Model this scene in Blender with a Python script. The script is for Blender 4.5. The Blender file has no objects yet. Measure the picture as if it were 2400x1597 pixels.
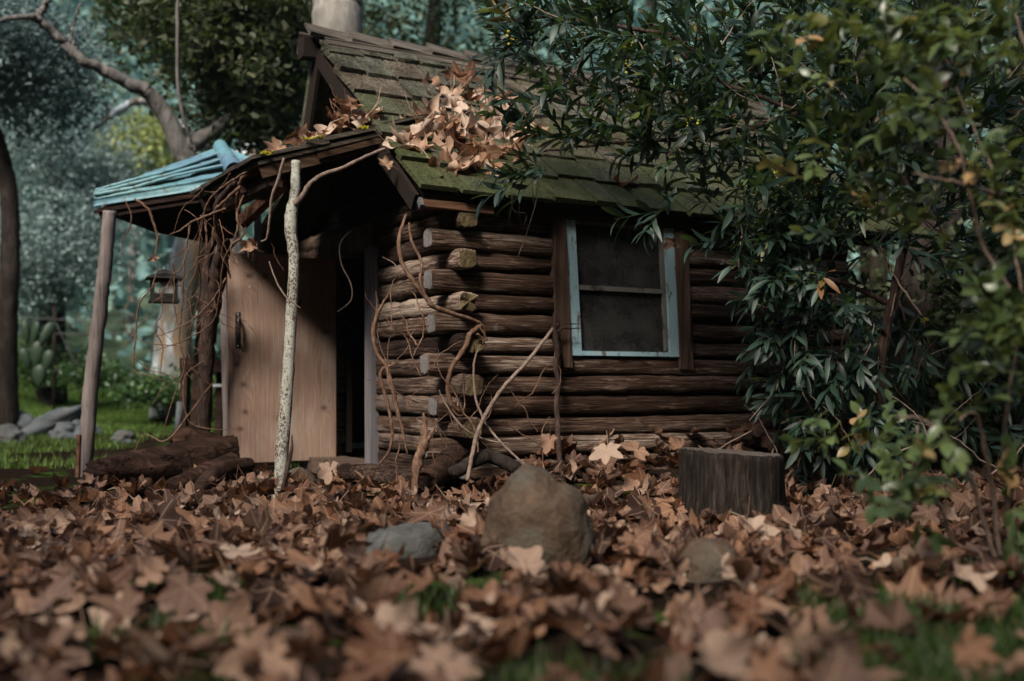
import bpy, bmesh, math, random
import numpy as np
from mathutils import Vector, Matrix, noise as mn

random.seed(7); rng = np.random.default_rng(7)
S = bpy.context.scene
COL = S.collection
R = math.radians

# ------------------------------------------------------------------ camera numbers
F = 2600.0; U0 = 1200.0; V0 = 900.0; CH = 0.42       # focal length and horizon in photo pixels, eye height
def Pn(u, v, Y): return Vector(((u-U0)/F*Y, Y, CH+(V0-v)/F*Y))
def Pd(u, v, Y): return Pn(u*1.0187, v*1.0187, Y)

# cabin frame : s along the window wall, q along the door wall
CX, CY, ANG = -0.266, 5.40, R(30)
CA, SA = math.cos(ANG), math.sin(ANG)
def cab(s, q, z=0): return Vector((CX+CA*s-SA*q, CY+SA*s+CA*q, z))
def cab_inv(x, y): return (CA*(x-CX)+SA*(y-CY), -SA*(x-CX)+CA*(y-CY))
def Yfront(u, off):                                   # depth of the plane standing off the window wall
    t = (u-U0)/F; return (-off-SA*CX+CA*CY)/(CA-SA*t)
def Ygable(u, off):
    t = (u-U0)/F; return (-off+CA*CX+SA*CY)/(CA*t+SA)

def sm(a, b, x):
    t = np.clip((x-a)/(b-a), 0, 1); return t*t*(3-2*t)
def wav(x, y):
    return (np.sin(x*1.7+y*.6)*.5+np.sin(x*3.1-y*2.3+1.3)*.3+np.sin(x*.6+y*3.7+2.1)*.3)
def H(x, y):
    x = np.asarray(x, float); y = np.asarray(y, float)
    s = CA*(x-CX)+SA*(y-CY); q = -SA*(x-CX)+CA*(y-CY)
    h = -.125+.015*wav(x*1.3, y*1.3)
    inq = np.where(q > 0, 0, q)
    h = h+.16*np.exp(-(inq/.42)**2)*sm(-.05, .5, s)*sm(3.6, 2.6, s)*np.where(q > .2, 0, 1)
    h = h+.035*np.clip(y-7.5, 0, 11)+.03*wav(x*.4, y*.4)*sm(8, 12, y)
    h = h+np.clip(y-18.5, 0, 100)*.62*sm(18, 26, y)
    h = h+np.clip(np.abs(x-1)-7, 0, 25)*.35*sm(6, 10, y)
    h = h+np.clip(-3-y, 0, 12)*1.15+np.clip(np.abs(x)-6.5, 0, 12)*1.0*sm(8, 5, y)  # unseen steep banks added behind and beside the camera to block low skylight
    return h

# ------------------------------------------------------------------ object helpers
def tag(o, label=None, cat=None, group=None, kind=None):
    if label: o['label'] = label
    if cat: o['category'] = cat
    if group: o['group'] = group
    if kind: o['kind'] = kind
    return o
def link(name, me, parent=None):
    o = bpy.data.objects.new(name, me); COL.objects.link(o)
    if parent is not None: o.parent = parent
    return o
def empty(name, loc=(0, 0, 0), rz=0.0, parent=None):
    o = bpy.data.objects.new(name, None); COL.objects.link(o)
    o.location = loc; o.rotation_euler = (0, 0, rz); o.empty_display_size = .05
    return o
class MB:
    """collects geometry for one mesh object"""
    def __init__(self): self.v = []; self.f = []; self.m = []; self.t = []
    def add(self, vs, fs, m=0, t=0.5):
        b = len(self.v); self.v += [tuple(v) for v in vs]
        self.f += [tuple(b+i for i in f) for f in fs]; self.m += [m]*len(fs)
        self.t += [t]*len(vs)
    def box(self, c, sz, rot=None, m=0, t=.5, jit=0.0):
        c = Vector(c); h = Vector(sz)*.5; vs = []
        for z in (-1, 1):
            for y in (-1, 1):
                for x in (-1, 1):
                    p = Vector((x*h.x, y*h.y, z*h.z))
                    if jit: p += Vector([random.uniform(-jit, jit) for _ in range(3)])
                    if rot is not None: p = rot @ p
                    vs.append(c+p)
        self.add(vs, [(0,2,3,1),(4,5,7,6),(0,1,5,4),(2,6,7,3),(0,4,6,2),(1,3,7,5)], m, t)
    def bar(self, a, b, w, h, up=(0,0,1), m=0, t=.5, jit=0.0):
        a = Vector(a); b = Vector(b); d = (b-a); L = d.length; d.normalize()
        u = Vector(up); s = d.cross(u).normalized(); u = s.cross(d).normalized()
        rot = Matrix((d, s, u)).transposed()
        self.box((a+b)/2, (L, w, h), rot, m, t, jit)
    def tube(self, path, rad, sides=8, n=None, jit=0.0, rj=0.0, m=0, t=.5, caps=True, smooth=True):
        pts = [Vector(p) for p in path]
        if len(pts) > 2 and smooth: 
            pts, rad = spline(pts, rad, n or (len(pts)-1)*5)
        elif not hasattr(rad, '__len__'): rad = [rad]*len(pts)
        elif len(rad) != len(pts):
            rad = [rad[0]+(rad[-1]-rad[0])*i/(len(pts)-1) for i in range(len(pts))]
        if jit:
            for i in range(1, len(pts)-1): pts[i] = pts[i]+Vector([random.uniform(-jit, jit) for _ in range(3)])
        vs = []; fs = []
        d0 = (pts[1]-pts[0]).normalized()
        u = d0.orthogonal().normalized()
        for i, p in enumerate(pts):
            d = (pts[min(i+1, len(pts)-1)]-pts[max(i-1, 0)]).normalized()
            u = (u-d*u.dot(d)).normalized(); w = d.cross(u)
            for k in range(sides):
                a = 2*math.pi*k/sides
                r = rad[i]*(1+random.uniform(-rj, rj))
                vs.append(p+(u*math.cos(a)+w*math.sin(a))*r)
        for i in range(len(pts)-1):
            for k in range(sides):
                a = i*sides+k; b = i*sides+(k+1) % sides
                fs.append((a, b, b+sides, a+sides))
        if caps:
            fs.append(tuple(reversed(range(sides)))); fs.append(tuple(range((len(pts)-1)*sides, len(pts)*sides)))
        self.add(vs, fs, m, t)
    def build(self, name, mats, parent=None, smooth=False, loc=None):
        me = bpy.data.meshes.new(name)
        me.from_pydata(self.v, [], self.f)
        mats = mats if isinstance(mats, (list, tuple)) else [mats]
        for m in mats: me.materials.append(m)
        me.polygons.foreach_set('material_index', self.m)
        if smooth: me.polygons.foreach_set('use_smooth', [True]*len(self.f))
        a = me.attributes.new('tint', 'FLOAT', 'POINT'); a.data.foreach_set('value', self.t)
        me.validate(); me.update()
        o = link(name, me, parent)
        if loc is not None: o.location = loc
        return o
def spline(pts, rad, n):
    if not hasattr(rad, '__len__'): rad = [rad]*len(pts)
    if len(rad) != len(pts):
        k = len(rad)-1
        rr = []
        for i in range(len(pts)):
            x = i/(len(pts)-1)*k; j = min(int(x), k-1); rr.append(rad[j]+(rad[j+1]-rad[j])*(x-j))
        rad = rr
    out = []; ro = []
    for i in range(n+1):
        x = i/n*(len(pts)-1); j = min(int(x), len(pts)-2); t = x-j
        p0 = pts[max(j-1, 0)]; p1 = pts[j]; p2 = pts[j+1]; p3 = pts[min(j+2, len(pts)-1)]
        out.append(.5*((2*p1)+(p2-p0)*t+(2*p0-5*p1+4*p2-p3)*t*t+(3*p1-p0-3*p2+p3)*t*t*t))
        ro.append(rad[j]+(rad[j+1]-rad[j])*t)
    return out, ro

def fast_mesh(name, V, Fc, mat, tint=None, uv=None, parent=None, smooth=True):
    """V (n,3), Fc list of (k,m) int arrays"""
    me = bpy.data.meshes.new(name)
    me.vertices.add(len(V)); me.vertices.foreach_set('co', np.ascontiguousarray(V, np.float32).ravel())
    nl = sum(a.size for a in Fc); nf = sum(len(a) for a in Fc)
    me.loops.add(nl); me.loops.foreach_set('vertex_index', np.concatenate([a.ravel() for a in Fc]).astype(np.int32))
    me.polygons.add(nf)
    tot = np.concatenate([np.full(len(a), a.shape[1]) for a in Fc])
    me.polygons.foreach_set('loop_start', np.concatenate([[0], np.cumsum(tot)[:-1]]).astype(np.int32))
    me.polygons.foreach_set('loop_total', tot.astype(np.int32))
    if smooth: me.polygons.foreach_set('use_smooth', np.ones(nf, bool))
    me.update(calc_edges=True)
    if tint is not None:
        a = me.attributes.new('tint', 'FLOAT', 'POINT'); a.data.foreach_set('value', np.asarray(tint, np.float32))
    if uv is not None:
        a = me.attributes.new('luv', 'FLOAT_VECTOR', 'POINT'); a.data.foreach_set('vector', np.asarray(uv, np.float32).ravel())
    me.materials.append(mat)
    return link(name, me, parent)
def scatter(tmpl, pos, rot, scl, tints):
    """tmpl: list of (V, Fq, uv) same topology allowed to differ; each instance picks one"""
    Vs = []; Fs = {}; Ts = []; UV = []; base = 0
    k = rng.integers(0, len(tmpl), len(pos))
    for j, (V, Fl, uv) in enumerate(tmpl):
        idx = np.nonzero(k == j)[0]
        if not len(idx): continue
        W = np.einsum('nij,vj->nvi', rot[idx], V)*scl[idx][:, None, None]+pos[idx][:, None, :]
        nv = len(V); n = len(idx)
        Vs.append(W.reshape(-1, 3)); Ts.append(np.repeat(tints[idx], nv)); UV.append(np.tile(uv, (n, 1)))
        off = base+np.arange(n)*nv
        for Fa in Fl:
            Fs.setdefault(Fa.shape[1], []).append((Fa[None]+off[:, None, None]).reshape(-1, Fa.shape[1]))
        base += n*nv
    return np.concatenate(Vs), [np.concatenate(a) for a in Fs.values()], np.concatenate(Ts), np.concatenate(UV)
def rots(n, tilt=math.pi, dirs=None):
    """random rotation matrices; tilt limits deviation of local z from up"""
    a = rng.uniform(0, 2*math.pi, n); b = rng.uniform(0, 2*math.pi, n)
    t = rng.uniform(0, 1, n)**.8*tilt
    z = np.stack([np.sin(t)*np.cos(a), np.sin(t)*np.sin(a), np.cos(t)], 1)
    return frames(z, b)
def frames(z, b):
    z = z/np.linalg.norm(z, axis=1, keepdims=True)
    h = np.where(np.abs(z[:, 2:3]) < .9, np.array([[0, 0, 1.]]), np.array([[1., 0, 0]]))
    x = np.cross(h, z); x /= np.linalg.norm(x, axis=1, keepdims=True); y = np.cross(z, x)
    c = np.cos(b)[:, None]; s = np.sin(b)[:, None]
    return np.stack([x*c+y*s, -x*s+y*c, z], 2)

# ------------------------------------------------------------------ materials
class NT:
    def __init__(self, name):
        self.mat = bpy.data.materials.new(name); self.mat.use_nodes = True
        self.t = self.mat.node_tree; self.n = self.t.nodes; self.n.clear()
        self.out = self.n.new('ShaderNodeOutputMaterial')
    def node(self, typ, **kw):
        nd = self.n.new(typ)
        for k, v in kw.items(): setattr(nd, k, v)
        return nd
    def set(self, nd, **kw):
        for k, v in kw.items():
            self.inp(nd.inputs[k.replace('_', ' ')] if isinstance(k, str) else nd.inputs[k], v)
    def inp(self, sock, v):
        if isinstance(v, bpy.types.NodeSocket): self.t.links.new(v, sock)
        elif isinstance(v, (tuple, list)) and len(v) == 3 and sock.type == 'RGBA': sock.default_value = (*v, 1)
        else: sock.default_value = v
    def obj(self, rand=True):
        c = self.node('ShaderNodeTexCoord').outputs['Object']
        if rand:
            r = self.node('ShaderNodeObjectInfo').outputs['Random']
            m = self.math('MULTIPLY', r, 37.0)
            a = self.node('ShaderNodeVectorMath', operation='ADD'); self.inp(a.inputs[0], c)
            cb = self.node('ShaderNodeCombineXYZ')
            for i in range(3): self.inp(cb.inputs[i], m)
            self.inp(a.inputs[1], cb.outputs[0]); return a.outputs[0]
        return c
    def geo(self): return self.node('ShaderNodeNewGeometry').outputs['Position']
    def rand(self): return self.node('ShaderNodeObjectInfo').outputs['Random']
    def attr(self, name='tint', vec=False):
        a = self.node('ShaderNodeAttribute', attribute_name=name); return a.outputs['Vector' if vec else 'Fac']
    def sc(self, v, s, loc=(0, 0, 0)):
        m = self.node('ShaderNodeMapping'); self.inp(m.inputs['Vector'], v); m.inputs['Scale'].default_value = s
        m.inputs['Location'].default_value = loc; return m.outputs[0]
    def noise(self, v, scale=1, detail=4, rough=.55, dist=0, w=None):
        nd = self.node('ShaderNodeTexNoise'); self.inp(nd.inputs['Vector'], v)
        nd.inputs['Scale'].default_value = scale; nd.inputs['Detail'].default_value = detail
        nd.inputs['Roughness'].default_value = rough; nd.inputs['Distortion'].default_value = dist
        return nd.outputs['Fac']
    def vor(self, v, scale=1, feature='F1'):
        nd = self.node('ShaderNodeTexVoronoi', feature=feature); self.inp(nd.inputs['Vector'], v)
        nd.inputs['Scale'].default_value = scale; return nd.outputs['Distance']
    def ramp(self, f, *stops):
        nd = self.node('ShaderNodeValToRGB'); self.inp(nd.inputs[0], f); e = nd.color_ramp.elements
        while len(e) < len(stops): e.new(.5)
        for i, (p, c) in enumerate(stops):
            e[i].position = p; e[i].color = (*c, 1) if isinstance(c, (tuple, list)) else (c, c, c, 1)
        return nd.outputs[0]
    def mix(self, f, a, b, mode='MIX'):
        nd = self.node('ShaderNodeMix', data_type='RGBA', blend_type=mode)
        self.inp(nd.inputs[0], f); self.inp(nd.inputs[6], a); self.inp(nd.inputs[7], b); return nd.outputs[2]
    def math(self, op, a, b=0.0, c=None, clamp=False):
        nd = self.node('ShaderNodeMath', operation=op, use_clamp=clamp)
        self.inp(nd.inputs[0], a); self.inp(nd.inputs[1], b)
        if c is not None: self.inp(nd.inputs[2], c)
        return nd.outputs[0]
    def xyz(self, v):
        nd = self.node('ShaderNodeSeparateXYZ'); self.inp(nd.inputs[0], v); return nd.outputs
    def bump(self, h, strength=.5, dist=.01):
        nd = self.node('ShaderNodeBump'); nd.inputs['Strength'].default_value = strength
        nd.inputs['Distance'].default_value = dist; self.inp(nd.inputs['Height'], h); return nd.outputs[0]
    def bsdf(self, col, rough=.7, spec=.3, normal=None, metal=0.0, trans=None, transw=.3):
        p = self.node('ShaderNodeBsdfPrincipled')
        self.inp(p.inputs['Base Color'], col); self.inp(p.inputs['Roughness'], rough)
        p.inputs['Specular IOR Level'].default_value = spec; p.inputs['Metallic'].default_value = metal
        if normal is not None: self.inp(p.inputs['Normal'], normal)
        sh = p.outputs[0]
        if trans is not None:
            t = self.node('ShaderNodeBsdfTranslucent'); self.inp(t.inputs[0], trans)
            m = self.node('ShaderNodeMixShader'); m.inputs[0].default_value = transw
            self.t.links.new(sh, m.inputs[1]); self.t.links.new(t.outputs[0], m.inputs[2]); sh = m.outputs[0]
        self.t.links.new(sh, self.out.inputs[0]); return self.mat

def wood(name, dark, mid, light, axis=0, fine=55.0, lo=2.2, rough=.75, bump=.7, bd=.006, crack=.8, moss=None, spec=.08, con=1.0):
    n = NT(name); c = n.obj()
    s1 = [fine]*3; s1[axis] = lo; s2 = [9.0]*3; s2[axis] = 1.1; s3 = [fine*1.3]*3; s3[axis] = lo*.8
    g = n.noise(n.sc(c, s1), 1, 5, .65, .6); b = n.noise(n.sc(c, s2), 1, 3, .55)
    k = n.noise(n.sc(c, s3, (5, 3, 1)), .55, 3, .5, .9)
    f = n.math('ADD', n.math('MULTIPLY', g, .62), n.math('MULTIPLY', b, .42))
    f = n.math('ADD', f, n.math('MULTIPLY_ADD', n.rand(), .12, -.06))
    col = n.ramp(f, (.53-.17/con, dark), (.53, mid), (.53+.19/con, light))
    ck = n.ramp(k, (.30, 1.0), (.37, 0.0))
    col = n.mix(n.math('MULTIPLY', ck, crack), col, tuple(x*.25 for x in dark))
    if moss:
        col = moss(n, c, col)
    h = n.math('SUBTRACT', n.math('ADD', g, n.math('MULTIPLY', b, .6)), n.math('MULTIPLY', ck, 1.0))
    return n.bsdf(col, rough, spec, n.bump(h, bump, bd))

M = {}
M['log'] = wood('log_wood', (.034, .019, .013), (.10, .062, .044), (.33, .265, .215), 0, fine=120, lo=4.5, bump=1.0, bd=.014, con=1.75)
M['log_dark'] = wood('old_log_wood', (.020, .012, .010), (.07, .045, .034), (.19, .14, .11), 0, fine=120, lo=4.5, bump=1.0, bd=.014, con=1.75)
M['post'] = wood('trim_wood', (.022, .013, .010), (.075, .046, .034), (.16, .11, .085), 2)
M['grey_post'] = wood('grey_post_wood', (.055, .045, .043), (.15, .125, .118), (.25, .215, .2), 2, crack=.6)
M['jamb'] = wood('grey_jamb_wood', (.05, .047, .052), (.13, .122, .13), (.21, .2, .21), 2, crack=.4)
M['dark_board'] = wood('dark_board_wood', (.010, .006, .005), (.028, .016, .012), (.06, .036, .026), 0)
M['rotten'] = wood('rotten_wood', (.010, .006, .005), (.026, .014, .010), (.085, .046, .030), 0, fine=40, bump=1.0, bd=.02)
M['fascia'] = wood('dark_fascia_wood', (.014, .009, .006), (.045, .025, .016), (.11, .07, .045), 0)
M['edge_board'] = wood('brown_board_wood', (.03, .016, .010), (.10, .05, .03), (.2, .12, .08), 0)

def end_grain():
    n = NT('cut_log_end'); c = n.obj(False); x, y, z = n.xyz(c)
    r = n.math('SQRT', n.math('ADD', n.math('MULTIPLY', y, y), n.math('MULTIPLY', z, z)))
    r = n.math('ADD', r, n.math('MULTIPLY', n.noise(c, 40, 3), .012))
    w = n.math('SINE', n.math('MULTIPLY', r, 900))
    nz = n.noise(c, 70, 4, .7)
    col = n.ramp(n.math('ADD', n.math('MULTIPLY', w, .03), nz), (.3, (.085, .075, .075)), (.65, (.19, .178, .175)))
    return n.bsdf(col, .85, .15, n.bump(nz, .6, .006))
M['log_end'] = end_grain()
def end_dark():
    n = NT('mossy_log_end'); c = n.obj(False)
    nz = n.noise(c, 55, 4, .7)
    col = n.ramp(nz, (.3, (.03, .022, .012)), (.7, (.15, .115, .06)))
    return n.bsdf(col, .9, .1, n.bump(nz, 1, .012))
M['log_end_dark'] = end_dark()

def roof_moss(n, c, col):
    t = n.attr('tint')                      # how far up the slope this shingle lies
    gp = n.node('ShaderNodeTexCoord').outputs['Object']
    m = n.noise(gp, 4.5, 4, .6); m2 = n.noise(gp, 40, 3, .6)
    k = n.math('ADD', n.math('MULTIPLY_ADD', t, -.55, .30), n.math('ADD', m, n.math('MULTIPLY', m2, .35)))
    k = n.ramp(k, (.55, 0.0), (.95, 1.0))
    green = n.ramp(m2, (.3, (.026, .034, .012)), (.7, (.070, .084, .030)))
    return n.mix(n.math('MULTIPLY', k, .75), col, green)
M['shingle'] = wood('mossy_shingle_wood', (.022, .021, .016), (.066, .064, .049), (.155, .15, .122), 1, fine=80, lo=5, bump=1.0, bd=.01, crack=.8, moss=roof_moss, con=1.5)
M['shingle_b'] = wood('dark_shingle_wood', (.014, .013, .009), (.045, .042, .030), (.12, .115, .09), 1, fine=80, lo=5, bump=1.0, bd=.01, crack=.8, moss=roof_moss, con=1.5)
M['shingle_c'] = wood('brown_shingle_wood', (.022, .017, .012), (.075, .060, .043), (.165, .145, .115), 1, fine=80, lo=5, bump=1.0, bd=.01, crack=.8, moss=roof_moss, con=1.5)
M['canopy_shingle'] = wood('lichened_shingle_wood', (.02, .017, .012), (.07, .058, .045), (.16, .14, .11), 0, fine=60, lo=4)
M['ridge'] = wood('ridge_wood', (.018, .015, .012), (.055, .047, .038), (.135, .12, .10), 0, fine=60, lo=3)

def door_wood():
    n = NT('pine_door_wood'); c = n.node('ShaderNodeTexCoord').outputs['Object']; x, y, z = n.xyz(c)
    wob = n.math('MULTIPLY', n.math('SUBTRACT', n.noise(n.sc(c, (3.5, 3.5, 1.0)), 1, 2, .5), .5), .075)
    ph = n.math('ADD', x, wob); knot = None
    for (kx, kz, a, sx, sz) in [(.12, 1.10, .075, .045, .10), (.215, 1.10, .03, .03, .05), (.09, .46, .05, .04, .12), (.05, .58, .03, .02, .07), (.10, .30, .02, .02, .04),
                                (.565, .32, .05, .035, .06), (.30, .26, .025, .02, .04), (.42, .95, .03, .03, .08), (.58, .78, .015, .015, .03), (.34, .45, -.03, .05, .2), (.50, .55, .04, .05, .25), (.07, .2, .015, .015, .03)]:
        dx = n.math('MULTIPLY', n.math('SUBTRACT', x, kx), 1/sx); dz = n.math('MULTIPLY', n.math('SUBTRACT', z, kz), 1/sz)
        d2 = n.math('ADD', n.math('MULTIPLY', dx, dx), n.math('MULTIPLY', dz, dz))
        e = n.math('EXPONENT', n.math('MULTIPLY', d2, -1.0))
        ph = n.math('ADD', ph, n.math('MULTIPLY', e, a))
        if sx < .05 and a > .012:
            r2 = n.math('MULTIPLY', n.math('ADD', n.math('MULTIPLY', n.math('SUBTRACT', x, kx), n.math('SUBTRACT', x, kx)),
                 n.math('MULTIPLY', n.math('MULTIPLY', n.math('SUBTRACT', z, kz), n.math('SUBTRACT', z, kz)), 1.3)), 1/(.019*.019))
            kk = n.math('EXPONENT', n.math('MULTIPLY', r2, -1.0))
            knot = kk if knot is None else n.math('MAXIMUM', knot, kk)
    w = n.math('MULTIPLY_ADD', n.math('SINE', n.math('MULTIPLY', ph, 520)), .5, .5)
    w2 = n.math('MULTIPLY_ADD', n.math('SINE', n.math('MULTIPLY', ph, 213)), .5, .5)
    fine = n.noise(n.sc(c, (160, 160, 4)), 1, 3, .6); big = n.noise(n.sc(c, (3, 3, 1.3)), 1, 3)
    f = n.math('ADD', n.math('ADD', n.math('MULTIPLY', n.math('POWER', w, 2.0), -.11), n.math('MULTIPLY', w2, -.05)), n.math('ADD', n.math('MULTIPLY', fine, .42), n.math('MULTIPLY', big, .50)))
    f = n.math('ADD', f, .01)
    col = n.ramp(f, (.12, (.13, .075, .053)), (.40, (.265, .172, .130)), (.68, (.42, .30, .235)))
    pl = n.noise(n.sc(c, (7, 7, 2.5), (7, 1, 4)), 1, 5, .6)
    col = n.mix(n.ramp(pl, (.5, 0.0), (.68, .6)), col, (.40, .33, .27))
    st = n.noise(n.sc(c, (9, 9, 2.2), (2, 2, 2)), 1, 5, .65)
    col = n.mix(n.ramp(st, (.52, 0.0), (.75, .55)), col, (.13, .085, .06))
    col = n.mix(n.math('MULTIPLY', knot, .8), col, (.06, .028, .018))
    return n.bsdf(col, .62, .3, n.bump(n.math('ADD', n.math('MULTIPLY', w, -.5), fine), .35, .003))
M['door'] = door_wood()

def paint(name, base, alt, under, amt=.5, vert=True):
    n = NT(name); c = n.obj(); nz = n.noise(n.sc(c, (30, 30, 9) if vert else (9, 30, 30)), 1, 6, .7); b = n.noise(c, 6, 4)
    col = n.mix(b, base, alt)
    k = n.ramp(nz, (amt, 0.0), (amt+.05, 1.0))
    col = n.mix(k, col, under)
    d = n.noise(c, 90, 3); col = n.mix(n.ramp(d, (.5, 0.0), (.8, .35)), col, (.06, .055, .05))
    return n.bsdf(col, .6, .3, n.bump(n.math('SUBTRACT', d, k), .5, .003))
M['blue_paint'] = paint('peeling_blue_paint', (.24, .40, .47), (.38, .54, .58), (.13, .12, .12), .57)
M['sash'] = paint('weathered_sash', (.13, .125, .12), (.2, .19, .18), (.05, .04, .035), .55)

def turq():
    n = NT('turquoise_sheet_metal'); c = n.obj(False)
    a = n.noise(n.sc(c, (1.6, 1.6, 5)), 1, 4, .6); b = n.noise(c, 22, 5, .7); d = n.noise(n.sc(c, (30, 30, 4)), 1, 4, .6)
    col = n.ramp(a, (.36, (.085, .165, .235)), (.52, (.10, .235, .27)), (.66, (.17, .31, .32)))
    col = n.mix(n.ramp(d, (.52, 0.0), (.72, .6)), col, (.11, .14, .17))
    col = n.mix(n.ramp(b, (.56, 0.0), (.64, .85)), col, (.075, .05, .038))
    return n.bsdf(col, .5, .4, n.bump(b, .3, .004))
M['turq'] = turq()

def bark(name, cols, scale=(14, 14, 3), bump=.8, bd=.012, rough=.85, p=(.3, .5, .7)):
    n = NT(name); c = n.obj(); a = n.noise(n.sc(c, scale), 1, 6, .65, .4); b = n.noise(c, 3, 3)
    f = n.math('ADD', n.math('MULTIPLY', a, .75), n.math('MULTIPLY', b, .25))
    col = n.ramp(f, *zip(p, cols))
    return n.bsdf(col, rough, .08, n.bump(a, bump, bd))
M['vine'] = bark('vine_bark', ((.035, .019, .013), (.115, .066, .044), (.24, .16, .115)), (60, 60, 30), .8, .004)
M['vine_dark'] = bark('dark_vine_bark', ((.012, .008, .007), (.042, .027, .023), (.11, .075, .06)), (55, 55, 8), 1, .014)
M['twig'] = bark('twig_bark', ((.06, .042, .033), (.15, .11, .088), (.26, .2, .165)), (50, 50, 50), .4, .003)
M['oak_bark'] = bark('oak_bark', ((.04, .037, .034), (.13, .122, .115), (.26, .25, .24)), (16, 16, 5), 1, .03)
M['dark_bark'] = bark('dark_bark', ((.008, .0065, .0055), (.023, .018, .015), (.052, .042, .035)), (16, 16, 5), 1, .03)
M['stump'] = bark('stump_bark', ((.006, .005, .004), (.022, .017, .014), (.065, .051, .043)), (60, 60, 9), 1, .02, p=(.36, .52, .68))
def sycamore(name, pale=(.58, .64, .68), tan=(.32, .23, .15), grey=(.22, .24, .23)):
    n = NT(name); c = n.obj(); a = n.noise(n.sc(c, (5, 5, 1.5)), 1, 5, .6); b = n.noise(n.sc(c, (3.5, 3.5, 1.2), (4, 1, 2)), 1, 4, .6)
    d = n.noise(n.sc(c, (30, 30, 12)), 1, 4, .65)
    col = n.mix(n.ramp(a, (.42, 0.0), (.50, 1.0)), pale, grey); col = n.mix(n.ramp(b, (.50, 0.0), (.56, 1.0)), col, tan)
    col = n.mix(n.ramp(d, (.5, 0.0), (.75, .6)), col, (.11, .10, .085))
    return n.bsdf(col, .75, .25, n.bump(n.math('ADD', d, a), .5, .015))
M['syc'] = sycamore('sycamore_bark')
M['syc2'] = bark('mottled_sycamore_bark', ((.10, .095, .08), (.18, .17, .15), (.29, .275, .245)), (20, 20, 5), .5, .012)
def birch():
    n = NT('lichened_pale_bark'); c = n.obj(False)
    a = n.noise(n.sc(c, (110, 110, 85)), 1, 4, .7); b = n.noise(n.sc(c, (12, 12, 6)), 1, 3)
    f = n.math('ADD', a, n.math('MULTIPLY_ADD', b, .5, -.25))
    col = n.ramp(f, (.41, (.06, .035, .025)), (.46, (.24, .235, .20)), (.72, (.38, .39, .335)))
    return n.bsdf(col, .8, .2, n.bump(f, .7, .006))
M['birch'] = birch()

def stone(name, c1, c2, c3=None, scale=6):
    n = NT(name); c = n.obj(); a = n.noise(c, scale, 6, .65, .3); b = n.noise(c, scale*7, 4, .7)
    f = n.math('ADD', n.math('MULTIPLY', a, .7), n.math('MULTIPLY', b, .3))
    col = n.ramp(f, (.34, c1), (.66, c2))
    if c3: col = n.mix(n.ramp(n.noise(n.sc(c, (1, 1, 1), (3, 3, 3)), scale*.6, 4, .6), (.48, 0.0), (.6, 1.0)), col, c3)
    return n.bsdf(col, .9, .08, n.bump(f, 1.0, .03))
M['rock'] = stone('brown_grey_stone', (.034, .024, .017), (.115, .080, .056), (.08, .075, .060), 9)
M['slate'] = stone('grey_stone', (.045, .045, .043), (.10, .10, .096), None, 7)
M['bluestone'] = stone('pale_blue_grey_stone', (.05, .057, .062), (.125, .14, .148), (.085, .085, .08), 4)

def leaf_mat(name, ramp, per_object=False, veins=True, trw=.2):
    n = NT(name)
    t = n.rand() if per_object else n.attr('tint')
    col = n.ramp(t, *ramp)
    p = n.attr('luv', True); x, y, z = n.xyz(p)
    cc = n.noise(n.sc(p, (1, 1, 1)) if per_object else n.geo(), 3.5 if per_object else 22, 4, .6)
    col = n.mix(n.ramp(cc, (.35, .0), (.7, .55)), col, n.mix(.35, col, (.05, .02, .012)))
    if veins:
        vm = None
        for ang in (90, 35, 145, -20, 200):
            dx, dy = math.cos(R(ang)), math.sin(R(ang))
            tt = n.math('ADD', n.math('MULTIPLY', x, dx), n.math('MULTIPLY', n.math('ADD', y, .25), dy))
            pp = n.math('ABSOLUTE', n.math('SUBTRACT', n.math('MULTIPLY', x, dy), n.math('MULTIPLY', n.math('ADD', y, .25), dx)))
            k = n.math('MULTIPLY', n.math('LESS_THAN', pp, .013), n.math('GREATER_THAN', tt, 0.0))
            vm = k if vm is None else n.math('MAXIMUM', vm, k)
        col = n.mix(n.math('MULTIPLY', vm, .5), col, n.mix(.6, col, (.55, .38, .25)))
    return n.bsdf(col, .75, .06, n.bump(cc, .25, .004), trans=n.mix(.5, col, (.4, .15, .05)), transw=trw)
BROWN = ((0.0, (.016, .009, .007)), (.18, (.065, .042, .036)), (.36, (.11, .052, .030)), (.52, (.135, .088, .070)), (.68, (.20, .105, .062)), (.84, (.245, .165, .122)), (1.0, (.37, .28, .215)))
M['litter'] = leaf_mat('dry_leaf_litter', BROWN)
M['leaf_obj'] = leaf_mat('dry_sycamore_leaf', BROWN, True)
M['roof_leaf'] = leaf_mat('crisp_sycamore_leaf', ((0.0, (.09, .045, .028)), (.3, (.22, .12, .072)), (.65, (.36, .235, .165)), (1.0, (.52, .41, .33))), True)

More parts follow.
